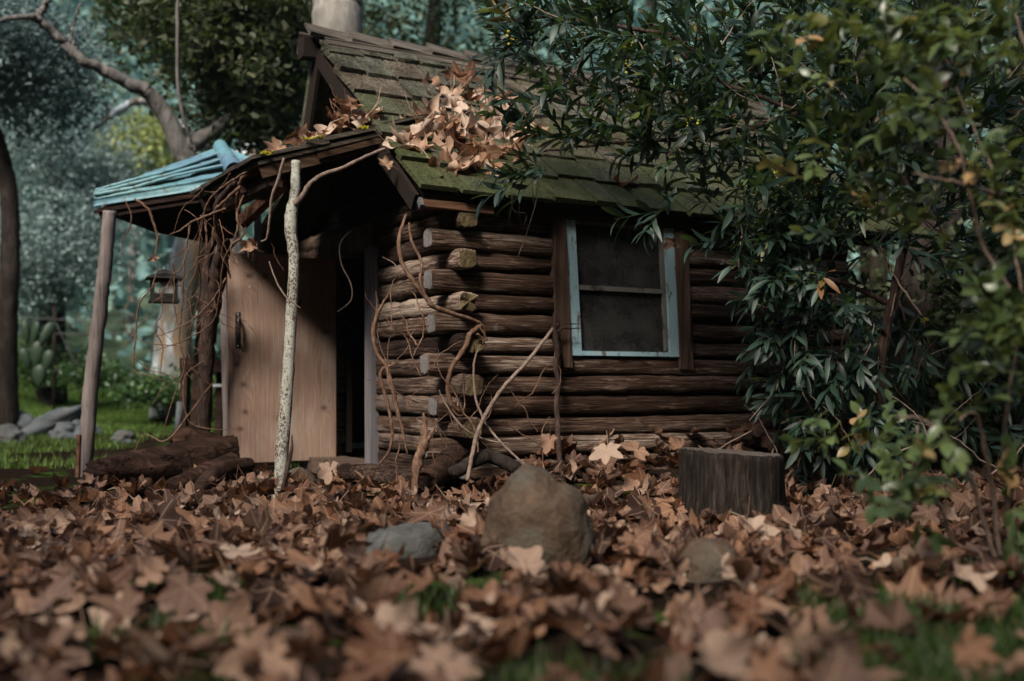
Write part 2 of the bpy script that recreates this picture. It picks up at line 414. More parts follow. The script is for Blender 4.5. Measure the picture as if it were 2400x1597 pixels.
def foliage(name, ramp, rough=.45, spec=.5, trw=.22, tcol=(.12, .2, .03), zone=.0):
    n = NT(name); t = n.attr('tint'); col = n.ramp(t, *ramp)
    nz = n.noise(n.geo(), 1.3, 2)
    col = n.mix(n.ramp(nz, (.35, 0.0), (.7, .45)), col, n.mix(.5, col, (.02, .03, .012)))
    return n.bsdf(col, rough, spec, trans=n.mix(.5, col, tcol), transw=trw)
M['laurel'] = foliage('glossy_laurel_leaf', ((0.0, (.005, .014, .009)), (.45, (.015, .036, .026)), (.85, (.034, .068, .048)), (.94, (.08, .12, .02)), (1.0, (.16, .075, .025))), .5, .4)
M['shrub'] = foliage('oval_shrub_leaf', ((0.0, (.016, .028, .009)), (.5, (.05, .082, .025)), (.88, (.115, .16, .055)), (1.0, (.33, .2, .09))), .4, .6, .3, (.25, .3, .05))
M['oak'] = foliage('oak_leaf', ((0.0, (.018, .026, .012)), (.6, (.050, .064, .030)), (1.0, (.11, .11, .06))), .55, .25)
M['pale_oak'] = foliage('haze_tinted_grey_green_leaf', ((0.0, (.13, .185, .18)), (.6, (.27, .37, .36)), (1.0, (.40, .48, .47))), .75, .15, .25, (.16, .28, .28))  # leaf colour paled and blued to carry the background haze
M['teal'] = foliage('haze_tinted_teal_leaf', ((0.0, (.08, .15, .14)), (.6, (.16, .29, .275)), (1.0, (.30, .42, .33))), .75, .15, .25, (.14, .3, .28))  # distant mist painted into this teal leaf colour
M['sunny'] = foliage('sun_tinted_green_leaf', ((0.0, (.12, .16, .05)), (.5, (.26, .31, .09)), (1.0, (.45, .46, .16))), .6, .4)  # bright leaf colour stands in for a small sunlit patch
M['herb'] = foliage('undergrowth_leaf', ((0.0, (.02, .05, .018)), (.6, (.045, .10, .03)), (1.0, (.10, .17, .04))), .45, .5)
M['grass'] = foliage('grass_blade', ((0.0, (.045, .085, .012)), (.5, (.10, .19, .028)), (1.0, (.21, .31, .06))), .55, .4, .3, (.2, .35, .02))
M['grass_dark'] = foliage('dark_grass_blade', ((0.0, (.012, .024, .005)), (.5, (.028, .055, .009)), (1.0, (.06, .10, .014))), .55, .4, .3, (.15, .25, .02))
M['cactus'] = foliage('cactus_skin', ((0.0, (.02, .04, .022)), (1.0, (.045, .08, .04))), .5, .3, 0.0)
def plain(name, col, rough=.6, spec=.3, metal=0.0, sc=40, var=.5, bd=.002):
    n = NT(name); a = n.noise(n.obj(), sc, 4, .6)
    return n.bsdf(n.mix(n.math('MULTIPLY', a, var), col, tuple(c*.35 for c in col)), rough, spec, n.bump(a, .4, bd), metal)
M['iron'] = plain('black_iron', (.012, .012, .013), .45, .5)
M['lantern'] = plain('rusty_brown_metal', (.010, .0075, .006), .6, .4)
M['candle'] = plain('milky_glass_tube', (.45, .44, .40), .4, .4)
M['yellow'] = plain('yellow_blossom', (.55, .5, .05), .6, .3)
M['lichen'] = plain('yellow_lichen', (.28, .25, .02), .9, .1)
M['wire'] = plain('fence_wire', (.06, .06, .06), .5, .4)
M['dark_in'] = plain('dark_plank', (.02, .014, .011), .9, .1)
M['whitebar'] = plain('pale_metal', (.5, .55, .58), .5, .4)
M['nail'] = plain('bright_nail', (.7, .7, .68), .4, .5)
def glass():
    n = NT('dusty_window_screen'); c = n.obj(False)
    a = n.noise(c, 5, 5, .65); b = n.noise(n.sc(c, (120, 120, 120)), 1, 3, .7); x, y, z = n.xyz(c)
    dust = n.math('MULTIPLY', a, n.math('MULTIPLY_ADD', b, .7, .4))
    col = n.ramp(dust, (.25, (.014, .014, .014)), (.75, (.13, .127, .122)))
    p = n.node('ShaderNodeBsdfPrincipled'); n.inp(p.inputs['Base Color'], col); p.inputs['Roughness'].default_value = .35
    p.inputs['Specular IOR Level'].default_value = .35
    tr = n.node('ShaderNodeBsdfTransparent'); tr.inputs[0].default_value = (.5, .5, .5, 1)
    m = n.node('ShaderNodeMixShader'); m.inputs[0].default_value = .7
    n.t.links.new(tr.outputs[0], m.inputs[1]); n.t.links.new(p.outputs[0], m.inputs[2]); n.t.links.new(m.outputs[0], n.out.inputs[0])
    return n.mat
M['glass'] = glass()
def lantern_glass():
    n = NT('lantern_glass'); p = n.node('ShaderNodeBsdfPrincipled'); p.inputs['Base Color'].default_value = (.5, .55, .55, 1); p.inputs['Roughness'].default_value = .2
    tr = n.node('ShaderNodeBsdfTransparent'); m = n.node('ShaderNodeMixShader'); m.inputs[0].default_value = .18
    n.t.links.new(tr.outputs[0], m.inputs[1]); n.t.links.new(p.outputs[0], m.inputs[2]); n.t.links.new(m.outputs[0], n.out.inputs[0]); return n.mat
M['lglass'] = lantern_glass()
def ground_mat():
    n = NT('forest_soil'); g = n.geo(); x, y, z = n.xyz(g)
    a = n.noise(g, 2.2, 5, .6); b = n.noise(g, 30, 5, .7)
    col = n.ramp(b, (.3, (.006, .004, .003)), (.7, (.026, .018, .013)))
    gm = n.math('ADD', a, n.math('MULTIPLY', n.math('SUBTRACT', y, 8.0), .05, clamp=True))
    col = n.mix(n.ramp(gm, (.56, 0.0), (.66, .8)), col, n.ramp(b, (.3, (.02, .04, .008)), (.7, (.06, .11, .02))))
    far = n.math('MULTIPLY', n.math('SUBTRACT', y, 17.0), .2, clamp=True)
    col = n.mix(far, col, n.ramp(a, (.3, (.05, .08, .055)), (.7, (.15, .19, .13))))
    return n.bsdf(col, 1.0, .0, n.bump(b, .8, .03))
M['ground'] = ground_mat()

# ------------------------------------------------------------------ ground
def build_ground():
    n = 260
    u = np.linspace(-1, 1, n); xs = np.sign(u)*(np.abs(u)**2.6)*46
    v = np.linspace(0, 1, n); ys = np.where(v < .12, -26+v/.12*24, -2+((np.maximum(v, .12)-.12)/.88)**2.2*64)
    X, Y = np.meshgrid(xs, ys); Z = H(X, Y)+.012*np.sin(X*9)*np.cos(Y*8)
    V = np.stack([X, Y, Z], 2).reshape(-1, 3)
    i = np.arange(n-1)[:, None]*n+np.arange(n-1)[None]; i = i.ravel()
    o = fast_mesh('ground', V, [np.stack([i, i+1, i+n+1, i+n], 1)], M['ground'])
    tag(o, 'dark forest soil rising to a brushy hillside behind the cabin', 'ground', kind='structure')
build_ground()

# ------------------------------------------------------------------ cabin
cabin = empty('log_cabin', (CX, CY, 0), ANG)
tag(cabin, 'small weathered log cabin with mossy shingle roof and open plank door', 'cabin')

def log_mesh(L, hy=.05, hz=.049, seed=0, rough_end=False, rag=.007, n=None):
    """a flattened timber along local x from 0 to L"""
    rnd = random.Random(seed); n = n or max(3, int(L/.07)); prof = []
    ex = 6.5
    for k in range(14):
        a = 2*math.pi*(k+.5)/14; c, s_ = math.cos(a), math.sin(a)
        rr = (abs(c)**ex+abs(s_)**ex)**(-1/ex); prof.append((c*rr*hy, s_*rr*hz))
    vs = []; fs = []; ms = []
    wy = [rnd.uniform(-1, 1) for _ in range(8)]
    off = rnd.uniform(0, 50)
    for i in range(n+1):
        x = L*i/n
        sx = 1+.05*math.sin(x*3+off)+.03*math.sin(x*9+off*2)
        sz = 1+.035*math.sin(x*2.3+off*1.7)+.02*math.sin(x*11+off)
        dz = .006*math.sin(x*1.9+off); dy = .007*math.sin(x*1.5+off*.7)
        for k, (a, b) in enumerate(prof):
            q = mn.noise(Vector((x*9+off, k*.9, off)))*rag*1.6
            xe = x
            if i in (0, n) and rough_end: xe += rnd.uniform(-.015, .015)
            vs.append((xe, a*sx+dy+q, b*sz+dz+q))
    m = 14
    for i in range(n):
        for k in range(m):
            a = i*m+k; b = i*m+(k+1) % m
            fs.append((a, b, b+m, a+m)); ms.append(0)
    # ends : ring + centre fan, slightly bevelled
    for e, i in ((0, 0), (1, n)):
        base = len(vs); x = -.006 if e == 0 else L+.006
        for k, (a, b) in enumerate(prof):
            p = vs[i*m+k]; vs.append((p[0]+(x-(0 if e == 0 else L)), p[1]*.86, p[2]*.86))
        for k in range(m):
            a = i*m+k; b = i*m+(k+1) % m; c = base+k; d = base+(k+1) % m
            fs.append((b, a, c, d) if e == 0 else (a, b, d, c)); ms.append(0)
        vs.append((x-(.002 if e == 0 else -.002), 0, 0)); cen = len(vs)-1
        for k in range(m):
            c = base+k; d = base+(k+1) % m
            fs.append((d, c, cen) if e == 0 else (c, d, cen)); ms.append(1)
    me = bpy.data.meshes.new('log'); me.from_pydata(vs, [], fs)
    me.polygons.foreach_set('material_index', ms)
    me.polygons.foreach_set('use_smooth', [mm == 0 for mm in ms]); me.update()
    return me
def add_log(parent, p, L, rz, mats, seed, name='log', hy=.05, hz=.049, rough_end=False, tilt=0, rx=0):
    me = log_mesh(L, hy, hz, seed, rough_end)
    for m in mats: me.materials.append(m)
    o = link(name, me, parent); o.location = (p[0], p[1]+random.uniform(-.008, .008) if rz == 0 else p[1], p[2]); o.rotation_euler = (rx+random.uniform(-.12, .12), tilt+random.uniform(-.004, .004), rz); return o

ROWS = [0.003+.1013*i for i in range(13)]          # log course centres
WL = 2.62                                           # length of the window wall
GW = 2.60                                           # width of the door wall
# window wall : dark backing board with the logs as its pieces
b = MB(); W0, W1 = .60, 1.33
b.box((WL/2, .075, .33), (WL-.1, .03, .62)); b.box((.31, .075, 1.02), (.55, .03, .74)); b.box((W1+.65, .075, 1.02), (1.25, .03, .74))
fw = b.build('window_wall', M['dark_in'], cabin)
for i, z in enumerate(ROWS):
    prot = (i % 2 == 1)
    j = random.uniform(-.004, .004)
    x0 = -.15 if prot else .03
    if prot: x0 += random.uniform(-.03, .022)
    m0 = [M['log'], M['log_end']]
    hz = .0465+random.uniform(-.006, .0035)
    if z < .54:
        add_log(fw, (x0, 0, z+j), WL-x0, 0, m0, i*3+1, hz=hz, rough_end=False)
    else:
        add_log(fw, (x0, .004 if prot else .012, z+j), .545-x0, 0, m0, i*3+1, hz=hz)
        add_log(fw, (W1+.07, .008, z+j), WL-W1-.07, 0, [M['log_dark'], M['log_end']], i*3+2, hz=hz)
# door wall
GD0, GD1 = .93, 1.56
b = MB(); b.box((.075, GD0/2, .65), (.03, GD0-.1, 1.3)); b.box((.075, (GD1+GW)/2, .65), (.03, GW-GD1-.06, 1.3))
# gable triangle boards
def roof_z(q):                                       # underside of the roof above the wall line
    return 1.317+.777*(q+.12) if q < 1.30 else 2.42-.777*(q-1.30)
for k in range(11):
    z0 = 1.325+k*.1; z1 = z0+.094
    q0 = max(0.0, (z1-1.317)/.777-.12+.03); q1 = min(GW, (1.30+(2.42-z1)*.463-.05) if z1 > 1.73 else 1.60+(1.73-z1)*2.4)
    if q1-q0 > .05: b.box((.05+random.uniform(-.006, .006), (q0+q1)/2, (z0+z1)/2), (.03, q1-q0, .092), jit=.004)
gw = b.build('door_wall', M['dark_in'], cabin)
for i, z in enumerate(ROWS):
    prot = (i % 2 == 0) and i > 0
    y0 = -.15 if prot else .055
    if prot: y0 += random.uniform(-.03, .045)
    mats = [M['log_dark'] if random.random() < .6 else M['log'], M['log_end_dark']]
    rag = i in (6, 8)
    if z < 1.19:
        add_log(gw, (0, y0, z+random.uniform(-.004, .004)), GD0-.03-y0, R(90), mats, 100+i, rough_end=rag)
        add_log(gw, (0, GD1+.06, z), GW-GD1+.03, R(90), mats, 130+i)
    else:
        add_log(gw, (0, y0, z), GW-y0+.1, R(90), mats, 100+i)
add_log(gw, (.0, .05, 1.316), GW, R(90), [M['log_dark'], M['log_end_dark']], 190)
# door frame
b = MB(); b.box((-.062, GD0-.012, .55), (.05, .085, 1.30), jit=.003); b.build('door_jamb', M['jamb'], cabin)
b = MB(); b.box((-.05, GD1+.02, .55), (.05, .07, 1.30), jit=.003); b.build('door_jamb', M['post'], cabin)
b = MB(); b.box((-.03, 1.25, 1.245), (.12, .78, .13), jit=.006); b.build('door_lintel', M['log_dark'], cabin)
b = MB(); b.box((-.08, 1.22, -.065), (.22, 1.0, .08), jit=.008); b.build('threshold', M['log_dark'], cabin)
# hidden walls, floor
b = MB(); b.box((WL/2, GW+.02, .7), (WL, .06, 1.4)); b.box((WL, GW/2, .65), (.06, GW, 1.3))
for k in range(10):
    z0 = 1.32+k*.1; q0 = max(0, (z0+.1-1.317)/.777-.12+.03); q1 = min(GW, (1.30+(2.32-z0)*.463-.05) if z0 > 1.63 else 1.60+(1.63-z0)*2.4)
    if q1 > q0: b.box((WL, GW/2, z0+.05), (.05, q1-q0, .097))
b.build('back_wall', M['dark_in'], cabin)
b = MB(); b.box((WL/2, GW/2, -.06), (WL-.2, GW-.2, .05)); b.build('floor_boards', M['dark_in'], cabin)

# roof --------------------------------------------------------------
S0, S1 = -.27, 3.0
E = Vector((0, -.12, 1.317)); RD = Vector((0, 1.30, 2.42)); SL = (RD-E).length; du = (RD-E)/SL
nrm = Vector((0, -du.z, du.y))
b = MB()
X = Vector((1, 0, 0)); rotS = Matrix((X, du, nrm)).transposed()
b.box((E+RD)/2+X*((S0+S1)/2+.015)-nrm*.02, (S1-S0-.05, SL-.01, .022), rotS, m=3, t=.6)
duF = Vector((0, .42, -.907)).normalized(); nF = Vector((0, .907, .42)).normalized(); SLF = .76; RF = RD+duF*SLF; rotF = Matrix((X, duF, nF)).transposed()
b.box((RD+RF)/2+X*((S0+S1)/2)-nF*.01, (S1-S0-.02, SLF-.02, .05), rotF, t=.6)
NC = 7
for k in range(NC):
    s = S0-.01+random.uniform(-.012, .012)
    up0 = SL*k/NC - (0.02 if k else .03)
    while s < S1:
        w = random.uniform(.13, .29)
        ln = SL/NC+.09
        tl = R(4.2)+random.uniform(-.012, .016)
        rot = rotS @ Matrix.Rotation(tl*-1, 3, 'X') @ Matrix.Rotation(random.uniform(-.018, .018), 3, 'Z')
        st = up0+random.uniform(-.024, .018)
        c = E+du*(st+ln/2)+X*(s+w/2)+nrm*(.020+random.uniform(0, .007))
        th = random.uniform(.017, .030)
        b.box(c, (w-random.uniform(.009, .018), ln, th), rot, m=random.choice((0, 0, 1, 1, 2)), t=min(1, max(0, (st+.1)/SL+random.uniform(-.22, .22))), jit=.003)
        s += w
RE_ = Vector((0, 2.80, 1.25)); d3 = (RE_-RF).normalized(); n3 = Vector((0, -d3.z, d3.y)); rot3 = Matrix((X, d3, n3)).transposed()
b.box((RF+RE_)/2+X*((S0+S1)/2)-n3*.012, (S1-S0-.02, (RE_-RF).length+.02, .045), rot3, t=.6)
roof = b.build('shingle_roof', [M['shingle'], M['shingle_b'], M['shingle_c'], M['dark_in']], cabin)
# ridge caps
b = MB()
for k in range(13):
    x0 = S0-.05+k*.255
    for sd, dd, nn in ((1, -du, nrm), (-1, duF, nF)):
        r = Matrix((X, dd*sd if sd > 0 else dd, nn)).transposed()
        lift = R(-5.5)
        cc = RD+dd*.055+nn*.045+X*(x0+.19)
        # board runs along x, butt end lifted on the left
        rot = Matrix((X, Vector(dd), Vector(nn))).transposed() @ Matrix.Rotation(-lift+random.uniform(-.015, .015), 3, 'Y')
        b.box(cc, (.40, .12, .022), rot, jit=.004)
b.build('ridge_cap', M['ridge'], roof)
b = MB()
for q, n_ in ((0.10, 0), (.165, .006)):
    b.box(RD-du*q+nrm*(.042-n_)+X*(S0+1.5+.03), (3.0, .06, .02), rotS, jit=.003)
b.build('ridge_board', M['ridge'], roof)
b = MB(); b.box((S0-.02, RD.y, RD.z-.075), (.10, .09, .11), jit=.006); b.build('ridge_beam', M['dark_in'], roof)
# rake boards, eave board
b = MB()
b.box((E+RD)/2+X*(S0+.02)-nrm*.075, (.022, SL-.06, .085), rotS, jit=.002)
b.build('rake_board', M['dark_in'], roof)
b = MB(); b.box((RD+RF)/2+X*(S0+.02)-nF*.085, (.022, SLF-.1, .10), rotF, jit=.002); b.build('rake_board', M['dark_in'], roof)
b = MB(); b.bar((S0+.03, -.10, 1.265), (.14, -.095, 1.262), .05, .035, jit=.003); b.build('eave_board', M['edge_board'], roof)
b = MB(); b.bar((.16, -.07, 1.285), (S1-.1, -.07, 1.285), .022, .06, jit=.003); b.build('eave_board', M['dark_board'], roof)
b = MB(); b.bar((S0+.025, -.115, 1.245), (S0+.028, -.085, 1.285), .02, .03); b.build('eave_clip', M['bluestone'], roof)

# window --------------------------------------------------------------
win = MB()
LEAN = -.045                                          # the frame leans to the left as it rises
def wbox(mb, x0, x1, z0, z1, y0, y1, jit=0.0):
    vs = []
    for y in (y0, y1):
        for (x, z) in ((x0, z0), (x1, z0), (x1, z1), (x0, z1)):
            vs.append((x+LEAN*((z-.57)/.75)+random.uniform(-jit, jit), y, z+random.uniform(-jit, jit)))
    mb.add(vs, [(0, 1, 2, 3), (7, 6, 5, 4), (0, 4, 5, 1), (1, 5, 6, 2), (2, 6, 7, 3), (3, 7, 4, 0)])
zb, zt = .565, 1.325
wbox(win, .622, .686, zb, zt, -.062, .03, .002); wbox(win, 1.258, 1.318, zb, zt, -.062, .03, .002)
wbox(win, .686, 1.258, zt-.05, zt, -.058, .03, .002); wbox(win, .686, 1.258, zb+.002, zb+.024, -.058, .03, .001)
window = win.build('window', M['blue_paint'], cabin)
g = MB(); wbox(g, .686, 1.258, zb+.02, zt-.06, -.030, -.026); g.build('pane', M['glass'], window)
g = MB(); wbox(g, .684, 1.258, .905, .928, -.05, -.031, .0015); wbox(g, .686, 1.256, zt-.082, zt-.06, -.05, -.031, .001)
wbox(g, 1.236, 1.257, zb+.03, zt-.085, -.05, -.031, .0015)
g.build('sash', M['sash'], window)
b = MB(); wbox(b, .543, .620, .50, 1.345, -.072, .03, .004); b.build('window_trim', M['post'], cabin)
b = MB(); wbox(b, 1.320, 1.41, .50, 1.345, -.068, .03, .004); b.build('window_trim', M['post'], cabin)

# canopy over the door --------------------------------------------------
CS0, CS1, CQ0, CQ1 = -.885, -.04, .35, 1.45
def cz(s): return 1.685+(s+.27)*.335
b = MB(); dirc = Vector((1, 0, .335)).normalized(); nc = Vector((-.335, 0, 1)).normalized()
rotC = Matrix((dirc, Vector((0, 1, 0)), nc)).transposed(); Lc = (CS1-CS0)/dirc.x
mid = Vector(((CS0+CS1)/2, (CQ0+CQ1)/2, cz((CS0+CS1)/2)))
b.box(mid-nc*.012, (Lc, CQ1-CQ0, .018), rotC)
for k in range(3):
    q = CQ0-.012
    while q < CQ1:
        w = random.uniform(.14, .3); sx = CS0-.02+k*.27
        c = Vector((sx+.19, q+w/2, cz(sx+.19)))+nc*(.016+.006*k)
        b.box(c, (.40, w-.006, .018), rotC @ Matrix.Rotation(R(1.7), 3, 'Y') @ Matrix.Rotation(random.uniform(-.02, .02), 3, 'Z'), jit=.004)
        q += w
can = b.build('door_canopy', M['canopy_shingle'], cabin)
b = MB(); b.bar((CS0+.02, CQ0+.02, cz(CS0+.02)-.055), (CS1, CQ0+.02, cz(CS1)-.055), .022, .06, jit=.003)
b.bar((CS0+.30, CQ0-.004, cz(CS0+.30)-.05), (CS1-.1, CQ0-.004, cz(CS1-.1)-.045), .016, .028, jit=.002)
b.build('canopy_fascia', M['fascia'], can)
b = MB()
for q in (.75, 1.15, 1.42): b.bar((CS0+.02, q, cz(CS0)-.06), (CS1, q, cz(CS1)-.06), .04, .07, jit=.004)
b.build('rafter', M['dark_board'], can)
b = MB(); b.bar((CS0+.1, CQ0+.03, cz(CS0+.1)-.115), (CS0+.1, CQ1, cz(CS0+.1)-.115), .06, .05, jit=.005); b.build('canopy_beam', M['dark_board'], can)
b = MB(); b.bar(cab(CS0+.16, CQ0+.10, 1.40)-Vector((CX, CY, 0)), Pd(556, 512, 5.75)-Vector((CX, CY, 0)), .05, .05, jit=.004)
o = b.build('canopy_brace', M['edge_board'], can); o.rotation_euler = (0, 0, -ANG)
b = MB()
for (u, v) in ((618, 352), (712, 318), (735, 316), (838, 294), (606, 352)):
    t_ = Vector((0, 0, 0)); Y = 5.28 if u < 700 else (5.38 if u < 800 else 5.5)
    p = Pd(u, v, Y-.02)
    for _ in range(16): 
        r = random.uniform(.002, .005); c = p+Vector((random.gauss(0, .012), random.gauss(0, .006), random.gauss(0, .004)))
        b.box(c-Vector((CX, CY, 0)), (r*2, r*2, r*1.4), Matrix.Rotation(random.random()*3, 3, 'Z') @ Matrix.Rotation(random.random()*3, 3, 'X'))
o = b.build('lichen', M['lichen'], can); o.rotation_euler = (0, 0, -ANG)
# small box fixed high on the post side, as in the photo
# ------------------------------------------------------------------ door leaf
hin = cab(-.03, GD1-.01); lef = Pn(533, 900, 6.50)
dv = Vector((hin.x-lef.x, hin.y-lef.y, 0)); DW = dv.length
ang = math.atan2(dv.y, dv.x)
inv = Matrix.Rotation(-ANG, 3, 'Z')
door_loc = inv @ Vector((lef.x-CX, lef.y-CY, -.045))
b = MB()
def plank(x0, x1, z0, z1, th=.028):
    n = 1
    b.box(((x0+x1)/2, 0, (z0+z1)/2), (x1-x0-.002, th, z1-z0), jit=.0012)
plank(0, DW*.535, 0, 1.232); plank(DW*.535, DW, .004, 1.222)
door = b.build('door', M['door'], cabin); door.location = door_loc; door.rotation_euler = (0, 0, ang-ANG)
bv = door.modifiers.new('bevel', 'BEVEL'); bv.width = .003; bv.segments = 2
h = MB(); fy = -.016
hx, hz0, hz1 = .058, .675, .885
h.box((hx, fy, (hz0+hz1)/2), (.030, .005, hz1-hz0))
h.tube([(hx, fy-.004, hz0+.03), (hx, fy-.032, hz0+.045), (hx, fy-.036, (hz0+hz1)/2), (hx, fy-.032, hz1-.045), (hx, fy-.004, hz1-.03)], [.006, .009, .0105, .009, .006], 8, 20)
hd = h.build('handle', M['iron'], door, smooth=False)
h = MB()
for z in (hz0+.012, hz1-.012): h.tube([(hx, fy-.002, z), (hx, fy-.006, z)], .004, 8)
h.build('screw', M['nail'], hd)
h = MB(); h.tube([(.125, fy+.003, 1.035), (.125, fy-.003, 1.035)], .0045, 8); h.build('nail', M['nail'], door)
# ------------------------------------------------------------------ pale post holding the canopy
b = MB()
path = [(640, 1165, 5.08), (652, 1010, 5.12), (662, 870, 5.16), (671, 720, 5.2), (676, 600, 5.24), (669, 512, 5.27), (679, 440, 5.29), (681, 372, 5.31)]
b.tube([Pd(*p) for p in path], [.034, .030, .027, .026, .025, .031, .023, .022], 12, 46, .0025, .07)
tr = empty('branch_post', Pd(640, 1160, 5.08)); L0 = tr.location.copy()
def build_rel(mb, name, mat, root, smooth=True):
    top = root
    while top.parent is not None: top = top.parent
    l = top.location; mb.v = [(v[0]-l.x, v[1]-l.y, v[2]-l.z) for v in mb.v]
    return mb.build(name, mat, root, smooth)
build_rel(b, 'post', M['birch'], tr)
tag(tr, 'pale speckled bark post propping up the canopy in front of the door', 'post')
b = MB(); b.tube([Pd(*p) for p in ((678, 470, 5.26), (697, 450, 5.25), (712, 424, 5.25), (742, 403, 5.27), (790, 386, 5.3), (838, 362, 5.34), (886, 343, 5.4))], [.016, .0135, .0115, .011, .010, .009, .0085], 8, 40, .0015, .1)
build_rel(b, 'side_branch', M['twig'], tr)
b = MB(); b.tube([Pd(*p) for p in ((640, 1160, 5.06), (668, 1050, 5.09), (672, 1000, 5.10))], [.012, .010, .002], 6, 12, .002, .15)
build_rel(b, 'peeling_bark', M['vine_dark'], tr)

def loose(name, label, cat, mb, mat, group=None, smooth=True):
    v0 = Vector(min(mb.v, key=lambda p: p[2])); root = v0
    mb.v = [(v[0]-root.x, v[1]-root.y, v[2]-root.z) for v in mb.v]
    o = mb.build(name, mat, None, smooth, loc=root); return tag(o, label, cat, group)
b = MB(); b.tube([Pd(*p) for p in ((653, 364, 5.18), (640, 415, 5.2), (626, 452, 5.22), (620, 505, 5.25), (614, 548, 5.28), (600, 556, 5.3))], [.007, .0085, .007, .0065, .006, .003], 7, 34, .001, .1)
loose('hanging_stick', 'thin grey stick hanging from the canopy edge just left of pale post', 'stick', b, M['twig'])
b = MB(); b.tube([Pd(*p) for p in ((619, 602, 5.1), (636, 648, 5.08), (655, 680, 5.06), (672, 696, 5.05), (692, 709, 5.05))], [.003, .0045, .0045, .004, .002], 6, 24, .001, .1)
loose('twig', 'short twig crossing the pale post in front of the door', 'twig', b, M['twig'])

# ------------------------------------------------------------------ turquoise roofed shelter
sh = empty('shelter', Pd(190, 1095, 6.6))
tag(sh, 'small lean-to shelter with crumpled turquoise metal roof on crooked grey post', 'shelter')
b = MB(); b.tube([Pd(*p) for p in ((190, 1110, 6.6), (200, 1000, 6.6), (213, 860, 6.6), (232, 700, 6.6), (243, 600, 6.6), (252, 485, 6.6))], [.048, .046, .044, .043, .042, .040], 10, 40, .003, .06)
build_rel(b, 'post', M['grey_post'], sh)
b = MB(); b.tube([Pd(*p) for p in ((178, 1100, 6.55), (180, 1050, 6.55), (181, 1000, 6.55))], .014, 4, 6)
build_rel(b, 'splint', M['edge_board'], sh, False)
AP = Pd(514, 338, 7.0); NR = Pd(548, 400, 6.55); LF = Pd(216, 462, 6.62); LB = Pd(222, 440, 7.05); RT = Pd(596, 372, 6.75); RB = Pd(590, 385, 7.2)
def sheet(mb, a, b_, c, d, nu=26, nv=7, crump=.012, th=.004, seed=0):
    """crumpled sheet over quad a-b (top) d-c (bottom)"""
    vs = []; n = ((b_-a).cross(d-a)).normalized()
    if n.z < 0: n = -n
    for i in range(nu+1):
        for j in range(nv+1):
            u = i/nu; v = j/nv
            p = a.lerp(b_, u).lerp(d.lerp(c, u), v)
            p = p+n*(crump*mn.noise(Vector((u*5+seed, v*2.5, seed)))+crump*.5*mn.noise(Vector((u*14+seed, v*4, seed+3))))
            vs.append(p)
    k = nv+1; N = len(vs); vs += [p-n*th for p in vs]
    fs = []
    for i in range(nu):
        for j in range(nv):
            q = (i*k+j, (i+1)*k+j, (i+1)*k+j+1, i*k+j+1); fs.append(q); fs.append(tuple(x+N for x in reversed(q)))
    edge = [(i*k, (i+1)*k) for i in range(nu)]+[((i+1)*k+nv, i*k+nv) for i in range(nu)]+[(j+1, j) for j in range(nv)]+[(nu*k+j, nu*k+j+1) for j in range(nv)]
    fs += [(a_, b2, b2+N, a_+N) for a_, b2 in edge]
    mb.add(vs, fs)
b = MB()
# four overlapping strips fanning from the hip to the far left corner
fr = [(0.0, .36), (.30, .60), (.54, .82), (.76, 1.0)]
HP0, HP1 = Pd(505, 342, 6.98), Pd(534, 408, 6.53)      # along the hip
EL0, EL1 = LB, LF
for k, (f0, f1) in enumerate(fr):
    up_ = Vector((0, 0, .040 if k < 3 else .012))
    a = HP0.lerp(HP1, f0)+Vector((0, 0, .004)); d = HP0.lerp(HP1, f1)+up_
    a2 = EL0.lerp(EL1, f0*.9)+Vector((0, 0, .004)); d2 = EL0.lerp(EL1, f1)+up_*.5
    sheet(b, a2, a, d, d2, 30, 6, .012, .004, k*7+1)
    if k < 3: b.tube([d2+Vector((0, -.004, .006)), d2.lerp(d, .3)+Vector((0, 0, .010*math.sin(k*3))), d2.lerp(d, .65)+Vector((0, 0, -.012*math.sin(k*2+1))), d+Vector((0, -.004, .004))], .009, 7, 24, .002)
# front turned-down lip
n0 = Vector((0, -.004, -.05))
sheet(b, EL1+Vector((0, -.006, .006)), HP1+Vector((0, -.006, .006)), HP1+n0*.9+Vector((.01, -.01, 0)), EL1+n0*.7, 26, 3, .010, .004, 40)
# right slope
sheet(b, AP+Vector((.02, 0, .0)), RT, Pd(580, 402, 6.6), NR, 10, 5, .012, .004, 60)
sheet(b, AP+Vector((.0, .02, .01)), LB+Vector((0, .03, 0)), LB+Vector((.2, .7, -.1)), AP+Vector((.3, .7, -.14)), 16, 4, .015, .004, 80)
rf = build_rel(b, 'metal_roof', M['turq'], sh)
b = MB(); b.tube([Pd(507, 338, 7.04), Pd(518, 358, 6.83), Pd(531, 378, 6.66), Pd(541, 395, 6.5)], [.045, .050, .054, .058], 14, 22, .002, .03, caps=False)
b.tube([Pd(541, 395, 6.5), Pd(531, 378, 6.66), Pd(518, 358, 6.83), Pd(507, 338, 7.04)], [.052, .048, .044, .040], 14, 22, caps=False)
build_rel(b, 'hip_cap', M['turq'], rf)
b = MB()
dn = Vector((0, 0, -.075))
def slab(mb, pts, t):
    n = len(pts); vs = [Vector(p) for p in pts]+[Vector(p)+t for p in pts]
    mb.add(vs, [tuple(range(n)), tuple(reversed(range(n, 2*n)))]+[(i, i+n, (i+1) % n+n, (i+1) % n) for i in range(n)])
